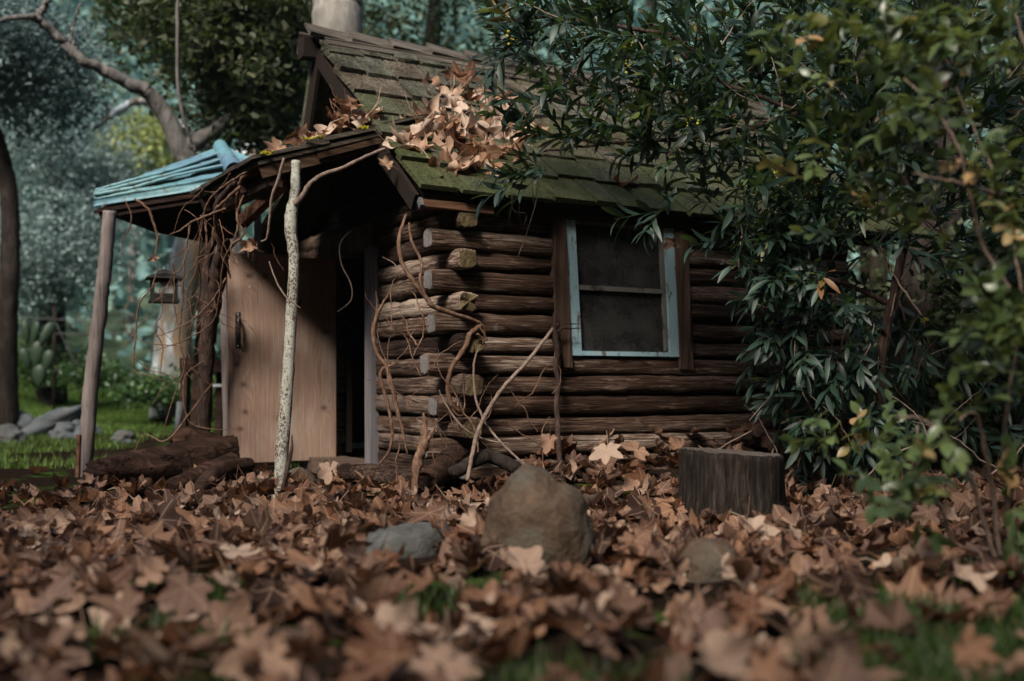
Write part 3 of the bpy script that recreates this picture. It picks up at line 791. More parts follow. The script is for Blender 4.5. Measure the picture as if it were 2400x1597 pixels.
# plank ceiling under the metal and a board gable hanging behind it
slab(b, [LF+dn*.8, HP1+dn*.8, AP+Vector((.05, .2, -.12)), LB+Vector((0, .25, -.04))], Vector((0, 0, -.02)))
slab(b, [LB+Vector((.02, .05, -.05)), Pd(560, 400, 6.95)-Vector((0, 0, .03)), Pd(545, 545, 6.95), Pd(478, 560, 6.95), Pd(350, 533, 6.98), Pd(240, 492, 7.03)], Vector((0, .03, 0)))
b.bar(LF+Vector((.03, .02, -.075)), HP1+Vector((0, .02, -.085)), .03, .06)
build_rel(b, 'plank_ceiling', M['dark_board'], sh, False)
b = MB(); b.bar(LF+Vector((.03, -.004, -.062)), HP1+Vector((-.02, -.004, -.078)), .012, .022, jit=.002); build_rel(b, 'roof_batten', M['rotten'], sh, False)
b = MB()
b.bar(Pd(450, 1010, 6.9), Pd(478, 590, 6.9), .05, .12, (0, 1, 0)); build_rel(b, 'back_post', M['dark_board'], sh, False)
b = MB(); b.bar(Pd(524, 1050, 6.85), Pd(512, 520, 6.85), .04, .045, (0, 1, 0)); build_rel(b, 'back_post', M['grey_post'], sh, False)
b = MB(); b.bar(Pd(595, 640, 7.0), Pd(592, 470, 7.0), .03, .07, (0, 1, 0)); build_rel(b, 'back_post', M['grey_post'], sh, False)

# lantern ---------------------------------------------------------------
lp = Pd(377, 697, 6.5); lan = empty('lantern', lp, R(22))
tag(lan, 'small rusty brown lantern with glass sides hanging among vine tendrils', 'lantern')
hw = .072
b = MB(); b.box((0, 0, .008), (.165, .165, .016)); b.box((0, 0, .022), (.15, .15, .014)); b.build('base', M['lantern'], lan)
b = MB()
for x in (-1, 1):
    for y in (-1, 1): b.box((x*hw*.9, y*hw*.9, .082), (.016, .016, .11))
for a in range(4):
    r = Matrix.Rotation(a*math.pi/2, 3, 'Z')
    b.box(r @ Vector((0, -hw*.9, .042)), (.12, .012, .018), r); b.box(r @ Vector((0, -hw*.9, .128)), (.12, .012, .014), r)
b.build('frame', M['lantern'], lan)
b = MB()
t0 = .138
for (w0, z0, w1, z1) in ((.105, t0, .10, t0+.006), (.10, t0+.006, .045, t0+.03), (.045, t0+.03, .036, t0+.046), (.036, t0+.046, .004, t0+.058)):
    vs = [(x*w0, y*w0, z0) for x, y in ((-1, -1), (1, -1), (1, 1), (-1, 1))]+[(x*w1, y*w1, z1) for x, y in ((-1, -1), (1, -1), (1, 1), (-1, 1))]
    b.add(vs, [(0, 1, 5, 4), (1, 2, 6, 5), (2, 3, 7, 6), (3, 0, 4, 7), (3, 2, 1, 0), (4, 5, 6, 7)])
b.build('cap', M['lantern'], lan)
b = MB()
for a in range(4):
    r = Matrix.Rotation(a*math.pi/2, 3, 'Z'); b.box(r @ Vector((0, -hw*.86, .085)), (.10, .002, .08), r)
b.build('pane', M['lglass'], lan)
b = MB(); b.tube([(0, 0, .03), (0, 0, .115)], .020, 14); b.build('candle', M['candle'], lan)
b = MB(); b.tube([(-.012, 0, t0+.055), (-.012, 0, t0+.075), (0, 0, t0+.085), (.012, 0, t0+.075), (.012, 0, t0+.055)], .003, 6, 16); b.build('hanger', M['lantern'], lan)

# ------------------------------------------------------------------ vines
def zz(k):                                             # trace frames: 3 = wall zoom, 7 = foot zoom
    return {3: (850, 400), 7: (800, 900)}[k]
def tr_front(pts, k, off=.10):
    x0, y0 = zz(k); out = []
    for i, p in enumerate(pts):
        u, v = x0+p[0]/2.614, y0+p[1]/2.614; o = p[2] if len(p) > 2 else off
        out.append(Pn(u, v, Yfront(u, o)))
    return out
VG = 'bare vines climbing the cabin corner'
b = MB()
A = [(268, 270, .16), (222, 420, .18), (240, 560, .20), (310, 680, .22), (390, 780, .23), (430, 830, .23), (560, 880, .22), (660, 910, .20), (725, 945, .19), (748, 1000, .18), (740, 1085, .18)]
b.tube(tr_front(A, 3), [.006, .0095, .010, .0105, .011, .012, .011, .010, .009, .008, .003], 8, 60, .0015, .12)
b.tube(tr_front([(285, 320, .16), (300, 430, .18), (360, 560, .20), (352, 680, .22), (385, 770, .23)], 3), [.005, .007, .0075, .007, .008], 7, 30, .0012, .12)
b.tube(tr_front([(345, 832, .22), (395, 838, .23), (430, 830, .23)], 3), [.002, .005, .007], 6, 10)
b.tube(tr_front([(725, 945, .19), (690, 975, .19), (655, 1010, .18), (625, 1090, .19), (545, 1205, .2), (522, 1330, .2), (540, 1430, .2), (590, 1475, .2), (640, 1510, .19)], 3), [.012, .013, .013, .012, .0115, .010, .0125, .010, .003], 8, 50, .0015, .14)
b.tube(tr_front([(540, 1440, .2), (580, 1500, .2), (625, 1495, .2)], 3), [.008, .006, .002], 6, 10)
b.tube(tr_front([(715, 950, .2), (760, 1040, .2), (700, 1000, .2), (745, 1060, .19)], 3), [.006, .005, .004, .002], 6, 20, .002)
loose('bare_vine', 'thick bare vine snaking down across the log ends at the cabin corner', 'vine', b, M['vine'], VG)
b = MB()
def tr_g(pts, k, off=.12):
    x0, y0 = zz(k); out = []
    for p in pts:
        u, v = x0+p[0]/2.614, y0+p[1]/2.614; out.append(Pn(u, v, 5.62+.0006*(960-u)))
    return out
b.tube(tr_g([(170, 740), (100, 860), (66, 980), (85, 1110), (150, 1195), (200, 1175)], 3), [.003, .009, .0115, .010, .009, .003], 8, 36, .0015, .14)
b.tube(tr_g([(80, 740), (88, 830), (66, 960)], 3), [.002, .004, .006], 6, 12)
b.tube(tr_g([(150, 1195), (108, 1245), (125, 1330), (160, 1450), (178, 1568), (180, 1640), (150, 1740), (45, 1860)], 3), [.009, .010, .009, .0085, .008, .0075, .007, .003], 8, 50, .0015, .14)
b.tube(tr_g([(145, 1190), (180, 1320), (205, 1440), (240, 1568), (255, 1650), (275, 1740)], 3), [.010, .012, .011, .010, .007, .002], 8, 40, .0015, .14)
loose('bare_vine', 'orange brown vine twisting up the grey door jamb', 'vine', b, M['vine'], VG)
b = MB()
b.tube(tr_front([(1180, 860, .10), (1172, 980, .115), (1192, 1100, .115), (1184, 1200, .115), (1202, 1300, .12), (1188, 1400, .13), (1195, 1568, .16), (1200, 1700, .22), (1215, 1800, .28), (1240, 1930, .36)], 3), [.006, .017, .016, .0145, .014, .0135, .014, .014, .013, .012], 9, 60, .002, .1)
b.tube(tr_front([(1180, 1000, .115), (1230, 965, .12), (1280, 970, .12), (1345, 965, .12)], 3), [.009, .006, .004, .001], 6, 16, .001, .1)
b.tube(tr_front([(1240, 938, .12), (1290, 940, .12), (1335, 940, .12)], 3), [.003, .003, .001], 6, 10)
loose('bare_vine', 'upright vine stem beside the window trim rooted in fallen leaves', 'vine', b, M['vine_dark'], VG)
b = MB()
b.tube(tr_front([(1190, 940, .11), (1095, 1060, .15), (1000, 1180, .2), (870, 1320, .25), (780, 1450, .3), (715, 1575, .35), (680, 1700, .38), (640, 1900, .42)], 3), [.0085, .009, .0095, .0095, .0095, .010, .0105, .009], 8, 50, .0015, .12)
loose('leaning_stick', 'long straight stick leaning from the leaves against the window post', 'stick', b, M['twig'])
b = MB()
b.tube(tr_front([(722, 1068, .2), (682, 1180, .22), (690, 1380, .25), (725, 1490, .28), (775, 1580, .3), (880, 1700, .38), (1015, 1820, .45)], 3), [.003, .0055, .006, .006, .006, .006, .005], 7, 50, .001, .1)
b.tube(tr_front([(467, 1345, .22), (520, 1450, .25), (600, 1560, .28), (700, 1630, .3), (830, 1665, .35), (900, 1672, .38)], 3), [.002, .0045, .005, .005, .004, .002], 6, 40, .001, .1)
loose('thin_vine', 'thin mauve vine shoot drooping from the corner down to the large rock', 'vine', b, M['twig'], VG)
b = MB(); rq = random.Random(77)
for k in range(34):
    u, v = rq.uniform(905, 1290), rq.uniform(900, 1120); o = rq.uniform(.16, .38); a = rq.uniform(-2.4, -.7); pts = []
    if k % 3 == 0: u, v = rq.uniform(890, 1010), rq.uniform(700, 1000)
    for i in range(6):
        pts.append(Pn(u*1.0187, v*1.0187, Yfront(u*1.0187, max(.16, o)))); a += rq.uniform(-.5, .5); L = rq.uniform(14, 34); u += math.cos(a)*L; v += math.sin(a)*L; o -= rq.uniform(0, .03)
    r = rq.uniform(.0016, .0042); b.tube(pts, [r*1.2, r, r, r*.8, r*.6, r*.2], 5, 24, .002, .15)
loose('vine_rootlets', 'many fine bare stems and rootlets tangled at the foot of the cabin corner', 'vine', b, M['vine'], VG)
b = MB()
for pts in ([(930, 0, .24), (918, 230, .24), (1000, 265, .23), (990, 330, .22)], [(1085, 60, .24), (1060, 200, .23), (1000, 400, .2), (950, 530, .18)]):
    b.tube(tr_front(pts, 3), [.0022, .0022, .002, .0012], 5, 24, .001)
loose('dry_tendril', 'two hair thin dry tendrils hanging from the eave over the logs', 'tendril', b, M['twig'])
b = MB(); b.tube([Pd(*p) for p in ((806, 532, 5.75), (782, 562, 5.75), (786, 610, 5.75), (806, 650, 5.75), (808, 690, 5.75), (776, 718, 5.75))], [.001, .0028, .003, .003, .0028, .001], 5, 36, .001)
loose('dry_tendril', 'single curling tendril dangling in the dark doorway', 'tendril', b, M['twig'])
b = MB(); b.tube([Pd(*p) for p in ((880, 592, 5.4), (905, 605, 5.3), (918, 622, 5.25), (936, 630, 5.2))], [.001, .002, .002, .001], 5, 14)
loose('dry_tendril', 'short pale tendril curling off the door jamb to the corner vine', 'tendril', b, M['twig'])

# big old vine with the tangle left of the door
vt = empty('grape_vine', Pd(468, 1075, 6.35)); tag(vt, 'old grape vine with thick trunk and bare tangled tendrils left of the door', 'vine')
b = MB(); b.tube([Pd(*p) for p in ((462, 1085, 6.35), (466, 1000, 6.35), (472, 900, 6.33), (476, 800, 6.3), (488, 700, 6.25), (505, 620, 6.15), (515, 560, 6.0), (500, 480, 5.8), (540, 420, 5.6))], [.045, .043, .042, .046, .05, .045, .035, .022, .016], 10, 60, .004, .12)
b.tube([Pd(*p) for p in ((480, 760, 6.3), (470, 690, 6.3), (478, 600, 6.3), (498, 540, 6.2))], [.03, .028, .025, .02], 8, 24, .004, .12)
build_rel(b, 'trunk', M['vine_dark'], vt)
b = MB()
T = [  # traced main stems (photo px, depth)
 ([(640, 380, 5.35), (600, 398, 5.4), (560, 408, 5.5), (548, 440, 5.55), (545, 480, 5.6), (548, 520, 5.6), (535, 560, 5.6)], [.006, .011, .013, .012, .010, .010, .004]),
 ([(552, 430, 5.5), (510, 470, 5.6), (495, 490, 5.7), (500, 540, 5.8), (520, 600, 5.9), (530, 640, 6.0)], [.011, .012, .012, .011, .010, .006]),
 ([(580, 390, 5.4), (520, 425, 5.55), (480, 465, 5.7), (465, 520, 5.8), (455, 600, 5.9), (462, 660, 6.0), (440, 760, 6.1)], [.006, .008, .009, .008, .007, .006, .003]),
 ([(520, 480, 5.6), (480, 495, 5.6), (440, 512, 5.6), (415, 530, 5.6), (385, 542, 5.6)], [.009, .0085, .008, .006, .001]),
 ([(310, 458, 6.4), (340, 480, 6.4), (352, 510, 6.4), (362, 545, 6.4), (358, 585, 6.4), (362, 610, 6.4)], [.009, .010, .010, .008, .006, .003]),
 ([(288, 462, 6.4), (302, 495, 6.4), (296, 530, 6.4), (280, 560, 6.4), (284, 600, 6.4), (305, 622, 6.4)], [.005, .006, .005, .004, .003, .001]),
 ([(560, 450, 5.5), (545, 500, 5.5), (560, 540, 5.5), (530, 570, 5.5), (550, 610, 5.5), (570, 660, 5.4)], [.007, .009, .009, .009, .006, .001]),
 ([(520, 640, 5.9), (490, 690, 5.9), (450, 730, 5.9), (400, 760, 5.9), (350, 778, 5.9)], [.008, .007, .006, .004, .001]),
 ([(540, 560, 5.5), (515, 600, 5.6), (505, 680, 5.7), (490, 740, 5.8), (440, 775, 5.9), (380, 800, 6.0), (340, 810, 6.0)], [.008, .008, .007, .006, .005, .003, .001]),
 ([(362, 610, 6.3), (350, 660, 6.2), (320, 700, 6.2), (312, 780, 6.2), (308, 850, 6.2), (345, 865, 6.2), (390, 880, 6.2)], [.003, .005, .006, .007, .006, .004, .001]),
 ([(300, 620, 6.3), (300, 680, 6.3), (285, 720, 6.2), (290, 760, 6.2), (340, 790, 6.2), (420, 800, 6.2), (440, 840, 6.2)], [.002, .003, .003, .003, .0035, .003, .001]),
 ([(440, 510, 5.9), (425, 600, 5.9), (420, 700, 5.95), (412, 780, 6.0), (425, 840, 6.0), (405, 900, 6.0), (385, 960, 6.0), (375, 1010, 6.0)], [.004, .005, .005, .005, .005, .0045, .004, .001]),
 ([(490, 880, 6.2), (430, 960, 6.1), (380, 1015, 6.0), (330, 1000, 6.0), (305, 1060, 6.0), (312, 1085, 6.0)], [.006, .008, .007, .004, .004, .001]),
 ([(470, 830, 6.2), (425, 870, 6.1), (430, 960, 6.1), (470, 985, 6.1), (560, 990, 6.0)], [.004, .0055, .005, .004, .001]),
 ([(310, 820, 6.2), (340, 850, 6.2), (400, 870, 6.1), (370, 900, 6.1), (345, 940, 6.1)], [.004, .004, .004, .003, .001]),
 ([(530, 400, 5.5), (500, 440, 5.6), (470, 440, 5.6)], [.004, .004, .001]),
]
for pts, r in T: b.tube([Pd(*p) for p in pts], [x*.74 for x in r], 7, (len(pts)-1)*8, .002, .14)
rnd = random.Random(11)
for k in range(46):                                     # fine curling tendrils in the tangle
    u, v = rnd.gauss(500, 42), rnd.uniform(430, 720); Y = rnd.uniform(5.5, 6.1)
    if k > 30: u, v, Y = rnd.uniform(290, 430), rnd.uniform(560, 860), rnd.uniform(6.0, 6.4)
    if k > 40: u, v, Y = rnd.uniform(840, 1000), rnd.uniform(480, 620), 5.75
    if k > 40: continue
    pts = []; a = rnd.uniform(0, 6.3); 
    for i in range(7):
        pts.append(Pd(u, v, Y)); a += rnd.uniform(-.9, .9); st = rnd.uniform(10, 26)
        u += math.cos(a)*st*.8; v += abs(math.sin(a))*st*1.0+6; Y += rnd.uniform(-.03, .03)
    r = rnd.uniform(.0014, .0038)
    b.tube(pts, [r*1.2, r, r, r*.8, r*.3], 5, 36, .002, .12)
build_rel(b, 'tendrils', M['vine'], vt)
# ------------------------------------------------------------------ rocks
def rock(name, c, size, seed, mat, rz=0.0, sub=4, amp=.16, flat=.0, shape=None):
    bm = bmesh.new(); bmesh.ops.create_icosphere(bm, subdivisions=sub, radius=1)
    for v in bm.verts:
        p = v.co.copy()
        n1 = mn.noise(p*1.1+Vector((seed, seed*2, 0))); n2 = mn.noise(p*2.7+Vector((seed*3, 1, seed))); n3 = mn.noise(p*7+Vector((1, seed, seed)))
        r = 1+amp*n1*1.6+amp*.7*n2+amp*.18*n3
        q = p*r
        if shape: q = shape(q)
        if q.z < -.45: q.z = -.45+(q.z+.45)*.2
        v.co = Vector((q.x*size[0], q.y*size[1], q.z*size[2]))
    me = bpy.data.meshes.new(name); bm.to_mesh(me); bm.free()
    me.polygons.foreach_set('use_smooth', [True]*len(me.polygons)); me.materials.append(mat)
    o = link(name, me); o.location = c; o.rotation_euler = (0, 0, rz); return o
def outline_rock(name, pts, Y, depth, seed, mat, amp=.05, sub=5, flat=0):
    """a boulder whose width and height follow the outline, with its own depth"""
    P = [Pd(u, v, Y) for u, v in pts]; cx = sum(p.x for p in P)/len(P); cz_ = sum(p.z for p in P)/len(P)
    pol = sorted((math.atan2(p.z-cz_, p.x-cx), math.hypot(p.x-cx, p.z-cz_)) for p in P)
    a = [q[0] for q in pol]; r = [q[1] for q in pol]
    a = [a[-1]-2*math.pi]+a+[a[0]+2*math.pi]; r = [r[-1]]+r+[r[0]]
    bm = bmesh.new(); bmesh.ops.create_icosphere(bm, subdivisions=sub, radius=1)
    for v in bm.verts:
        p = v.co.copy(); f = math.atan2(p.z, p.x); R_ = float(np.interp(f, a, r)); R_ = .6*R_+.2*float(np.interp(f-.1, a, r))+.2*float(np.interp(f+.1, a, r))
        q = p*3; k = 1+amp*mn.noise(p*1.6+Vector((seed, 0, seed)))+amp*.6*mn.noise(q*1.3+Vector((0, seed, 0)))+amp*.28*mn.noise(p*11)
        e = math.hypot(p.x, p.z); e2 = e**.8 if e > 0 else 0; sc_ = (e2/e if e > 1e-6 else 0)
        v.co = Vector((p.x*sc_*R_*k, p.y*depth*k, p.z*sc_*R_*k))
        if flat: zt_ = flat+.10*v.co.x+.012*mn.noise(p*4); v.co.z = zt_+(v.co.z-zt_)*.15 if v.co.z > zt_ else v.co.z
    me = bpy.data.meshes.new(name); bm.to_mesh(me); bm.free()
    me.polygons.foreach_set('use_smooth', [True]*len(me.polygons)); me.materials.append(mat)
    o = link(name, me); o.location = (cx, Y, cz_); return o
o = outline_rock('boulder', [(1118, 1330), (1112, 1260), (1122, 1190), (1150, 1125), (1185, 1085), (1215, 1073), (1255, 1085), (1285, 1110), (1325, 1130), (1352, 1175), (1366, 1235), (1358, 1290), (1335, 1330), (1230, 1345)], 3.42, .13, 3.3, M['rock'], .085)
tag(o, 'large upright rounded brown boulder standing in the fallen leaves', 'rock')
o = outline_rock('flat_stone', [(832, 1320), (846, 1240), (872, 1196), (955, 1185), (1015, 1198), (1046, 1250), (1038, 1320), (940, 1335)], 3.55, .14, 8.1, M['slate'], .06, 5, .052); tag(o, 'flat topped grey stone sunk in leaves beside the large boulder', 'rock')
o = outline_rock('low_boulder', [(1545, 1340), (1555, 1265), (1588, 1230), (1640, 1222), (1685, 1242), (1702, 1300), (1692, 1350), (1620, 1360)], 3.22, .10, 5.7, M['rock'], .07, 4); o.location.z -= .022; tag(o, 'low brownish grey rock in front of the stump', 'rock')
c = Pd(1012, 1195, 3.9); o = rock('small_stone', (c.x, c.y, -.06), (.045, .04, .05), 2.2, M['slate'], .4, 3, .16); tag(o, 'small dark blue stone behind the flat grey stone', 'rock')
c = Pd(632, 1218, 4.3); o = rock('small_stone', (c.x, c.y, -.10), (.085, .06, .05), 6.2, M['slate'], .3, 3, .12); tag(o, 'grey stone showing through the leaves in front of the pale post', 'rock')
c = Pd(600, 1120, 5.6); o = rock('flat_stone', (c.x, c.y, -.12), (.17, .12, .06), 4.4, M['rock'], .2, 4, .1); tag(o, 'brown flat stone on bare soil under the door', 'rock')
c = Pd(690, 1085, 5.9); o = rock('small_stone', (c.x, c.y, -.11), (.10, .08, .08), 9.4, M['rock'], .9, 3, .18); tag(o, 'brown stone in the dark directly below the door edge', 'rock')
c = Pd(458, 1130, 5.4); o = rock('small_stone', (c.x, c.y, -.11), (.045, .04, .04), 1.4, M['slate'], .9, 3, .18); tag(o, 'small blue grey stone at the foot of the rotten log', 'rock')
for (u, v, Y, sx, sy, sz, sd, rz, lab) in [
    (125, 955, 10.2, .30, .20, .13, 1.0, .3, 'long slanted blue grey rock topping the heap on the grass'),
    (65, 950, 10.6, .14, .12, .12, 2.0, .1, 'rounded grey rock behind the long slanted rock on the grass'),
    (15, 1005, 9.3, .17, .13, .10, 3.0, .2, 'round grey rock at the left photo edge on the grass'),
    (165, 985, 9.6, .16, .13, .10, 4.0, .7, 'pale grey rock beside the shelter post below the slanted rock'),
    (195, 962, 10.0, .15, .10, .09, 9.0, .7, 'grey rock tucked behind the shelter post'),
    (10, 945, 10.8, .12, .10, .09, 5.0, .0, 'small grey rock far back at the left photo edge'),
    (288, 1003, 9.2, .09, .08, .07, 6.0, .0, 'small lone grey rock in the grass right of the shelter post'),
    (40, 922, 11.5, .13, .10, .08, 7.0, .0, 'pale stone at the back of the rock heap')]:
    p = Pd(u, v, Y); z = float(H(p.x, p.y)); o = rock('field_rock', (p.x, p.y, z+sz*.35), (sx, sy, sz), sd, M['bluestone'], rz, 4, .34)
    if sd == 1.0: o.rotation_euler = (0, R(-22), .2); o.location.z += .03
    tag(o, lab, 'rock', 'rocks heaped on the grass')
# stump
c = Pd(1680, 1190, 4.45); st = empty('tree_stump', (c.x, c.y, -.14)); tag(st, 'sawn dark tree stump standing in leaves right of the boulder', 'stump')
def stump():
    b = MB(); vs = []; m = 72; hs = [0, .04, .08, .12, .17, .22, .26, .28, .288]
    for i, z in enumerate(hs):
        for k in range(m):
            a = 2*math.pi*k/m; fl = max(0, 1-z/.16)**2
            groove = mn.noise(Vector((math.cos(a)*7, math.sin(a)*7, z*1.2)))*.05+mn.noise(Vector((math.cos(a)*16, math.sin(a)*16, z*2.5)))*.035
            r = .206*(1+.045*math.sin(a*3+1)+.03*math.sin(a*5)+groove+fl*(.10+.10*math.sin(a*4+.6))) - (.010 if i == len(hs)-1 else 0)
            zz_ = z+(.008*mn.noise(Vector((math.cos(a)*5, math.sin(a)*5, 3))) if i > 5 else 0)-.045*math.cos(a)*z
            vs.append((r*math.cos(a), r*math.sin(a), zz_))
    fs = [(i*m+k, i*m+(k+1) % m, (i+1)*m+(k+1) % m, (i+1)*m+k) for i in range(len(hs)-1) for k in range(m)]
    b.add(vs, fs); b.build('trunk_wall', M['stump'], st, True)
    t = MB(); top = vs[-m:]; t.add([(x*1.0, y*1.0, z) for x, y, z in top]+[(0, 0, .283)], [(k, (k+1) % m, m) for k in range(m)])
    t.build('sawn_top', M['cut'], st)
def cut():
    n = NT('sawn_wood'); c = n.obj(False); x, y, z = n.xyz(c)
    r = n.math('SQRT', n.math('ADD', n.math('MULTIPLY', x, x), n.math('MULTIPLY', y, y)))
    r = n.math('ADD', r, n.math('MULTIPLY', n.noise(c, 9, 3), .03)); w = n.math('SINE', n.math('MULTIPLY', r, 420)); nz = n.noise(c, 50, 4)
    return n.bsdf(n.ramp(n.math('MULTIPLY_ADD', w, .12, nz), (.3, (.03, .024, .02)), (.7, (.10, .08, .066))), .85, .2, n.bump(nz, .5, .006))
M['cut'] = cut(); stump()
# rotten log and dead wood by the vine
def rough_log(pts, rad, seed, n=70, m=26, amp=.30, hollow=True):
    """a decayed log: lobed, furrowed and broken at the near end"""
    P, rr_ = spline([Vector(p) for p in pts], rad, n); b = MB(); vs = []; fs = []
    for i, p in enumerate(P):
        d = (P[min(i+1, n)]-P[max(i-1, 0)]).normalized(); u = Vector((0, 0, 1)).cross(d).normalized(); w = d.cross(u)
        for k in range(m):
            a = 2*math.pi*k/m
            g = mn.noise(Vector((math.cos(a)*1.6, math.sin(a)*1.6, i*.05+seed)))*amp+mn.noise(Vector((math.cos(a)*5, math.sin(a)*5, i*.04+seed)))*amp*.6+mn.noise(Vector((math.cos(a)*9, math.sin(a)*9, i*.35+seed)))*amp*.3
            e = 0
            if i < 3: e = mn.noise(Vector((math.cos(a)*3, math.sin(a)*3, seed+9)))*.09
            vs.append(p+(u*math.cos(a)+w*math.sin(a))*rr_[i]*(1+g)-d*e)
    for i in range(n):
        for k in range(m):
            a_ = i*m+k; b_ = i*m+(k+1) % m; fs.append((a_, b_, b_+m, a_+m))
    for e, i in ((1, 0), (-1, n)):
        c = len(vs); d = (P[1]-P[0]).normalized() if e == 1 else (P[n]-P[n-1]).normalized()
        vs.append(P[i]+d*(.07 if e == 1 else -.04))
        for k in range(m): fs.append((i*m+(k+1) % m, i*m+k, c) if e == 1 else (i*m+k, i*m+(k+1) % m, c))
    b.add(vs, fs); return b
b = rough_log([Pd(222, 1092, 5.7), Pd(300, 1080, 5.85), Pd(400, 1066, 6.0), Pd(470, 1050, 6.1), Pd(540, 1045, 6.2)], [.075, .09, .10, .10, .09], 1.3)
loose('rotten_log', 'rotten dark brown fallen log lying by the vine trunk', 'log', b, M['rotten'])
b = rough_log([Pd(395, 1030, 6.15), Pd(440, 1020, 6.2), Pd(520, 1040, 6.25)], [.05, .085, .07], 4.1, 40, 22, .4)
loose('rotten_log', 'crumbling broken stub heaped behind the long rotten log', 'log', b, M['rotten'])
b = rough_log([Pd(318, 1142, 5.3), Pd(400, 1122, 5.42), Pd(470, 1092, 5.6), Pd(540, 1062, 5.8)], [.022, .045, .055, .05], 7.7, 50, 18, .32)
loose('fallen_branch', 'short dark branch lying across the front of the rotten log', 'branch', b, M['rotten'])
b = rough_log([Pd(428, 1160, 5.2), Pd(470, 1118, 5.35), Pd(510, 1080, 5.5), Pd(575, 1068, 5.7)], [.026, .042, .042, .03], 12.2, 50, 18, .25)
loose('fallen_branch', 'blackened branch slanting from the leaves up toward the door', 'branch', b, M['dark_board'])
b = MB(); b.tube([Pd(248, 1128, 5.2), Pd(270, 1125, 5.18), Pd(310, 1150, 5.12), Pd(345, 1180, 5.05)], [.003, .005, .005, .003], 6, 24, .001, .1)
loose('twig', 'forked pale twig lying in front of the rotten log', 'twig', b, M['twig'])
b = MB(); b.tube([Pd(955, 1130, 5.0), Pd(962, 1060, 5.02), Pd(978, 1010, 5.04), Pd(975, 950, 5.05)], [.018, .024, .022, .004], 8, 24, .003, .2)
b.tube([Pd(968, 1040, 5.03), Pd(985, 1010, 5.03), Pd(1000, 985, 5.03)], [.016, .014, .004], 7, 12, .003, .2)
loose('broken_stake', 'splintered grey brown stake standing in leaves by the door jamb', 'stake', b, M['vine'])
b = MB(); b.tube([Pd(980, 1110, 4.9), Pd(1015, 1080, 5.0), Pd(1050, 1045, 5.12)], [.05, .055, .05], 12, 16, .004, .1)
loose('firewood_log', 'short charred round log leaning on the lowest wall logs', 'log', b, M['rotten'])
b = MB(); b.tube([Pd(1040, 1090, 4.95), Pd(1120, 1050, 5.1), Pd(1190, 1080, 5.05)], [.03, .034, .03], 9, 16, .004, .1)
loose('fallen_branch', 'dark branch half buried in leaves behind the large boulder', 'branch', b, M['dark_bark'])
b = MB(); b.tube([Pd(790, 1085, 5.55), Pd(860, 1090, 5.45), Pd(930, 1100, 5.35), Pd(985, 1095, 5.3)], [.04, .045, .045, .04], 10, 20, .004, .08)
loose('sill_log', 'dark sill log lying along the ground before the doorway', 'log', b, M['log_dark'])
b = MB(); b.tube([Pd(818, 1085, 5.2), Pd(835, 1100, 5.15), Pd(850, 1130, 5.1)], [.006, .008, .004], 7, 12)
loose('twig', 'bent brown twig sticking up from leaves before the doorway', 'twig', b, M['vine'])
# dark bench behind the vine
bn = empty('garden_bench', Pd(470, 1010, 8.2)); tag(bn, 'dark wooden bench with pale metal edge half hidden behind the vine trunk', 'bench')
b = MB(); b.bar(Pd(428, 838, 8.2), Pd(560, 846, 8.2), .35, .09, jit=.006); build_rel(b, 'seat', M['dark_board'], bn, False)
b = MB(); b.bar(Pd(480, 887, 8.0), Pd(560, 887, 8.0), .03, .02); build_rel(b, 'metal_edge', M['whitebar'], bn, False)
for u in (428, 508):
    b = MB(); b.bar(Pd(u-6, 1010, 8.2), Pd(u, 850, 8.2), .05, .05 if u > 500 else .1, (0, 1, 0), jit=.004); build_rel(b, 'leg', M['dark_board'], bn, False)
b = MB(); b.tube([Pd(408, 1005, 7.9), Pd(415, 925, 7.9)], .025, 10)
loose('metal_pipe', 'short blue grey pipe standing beside the bench leg', 'pipe', b, M['bluestone'])

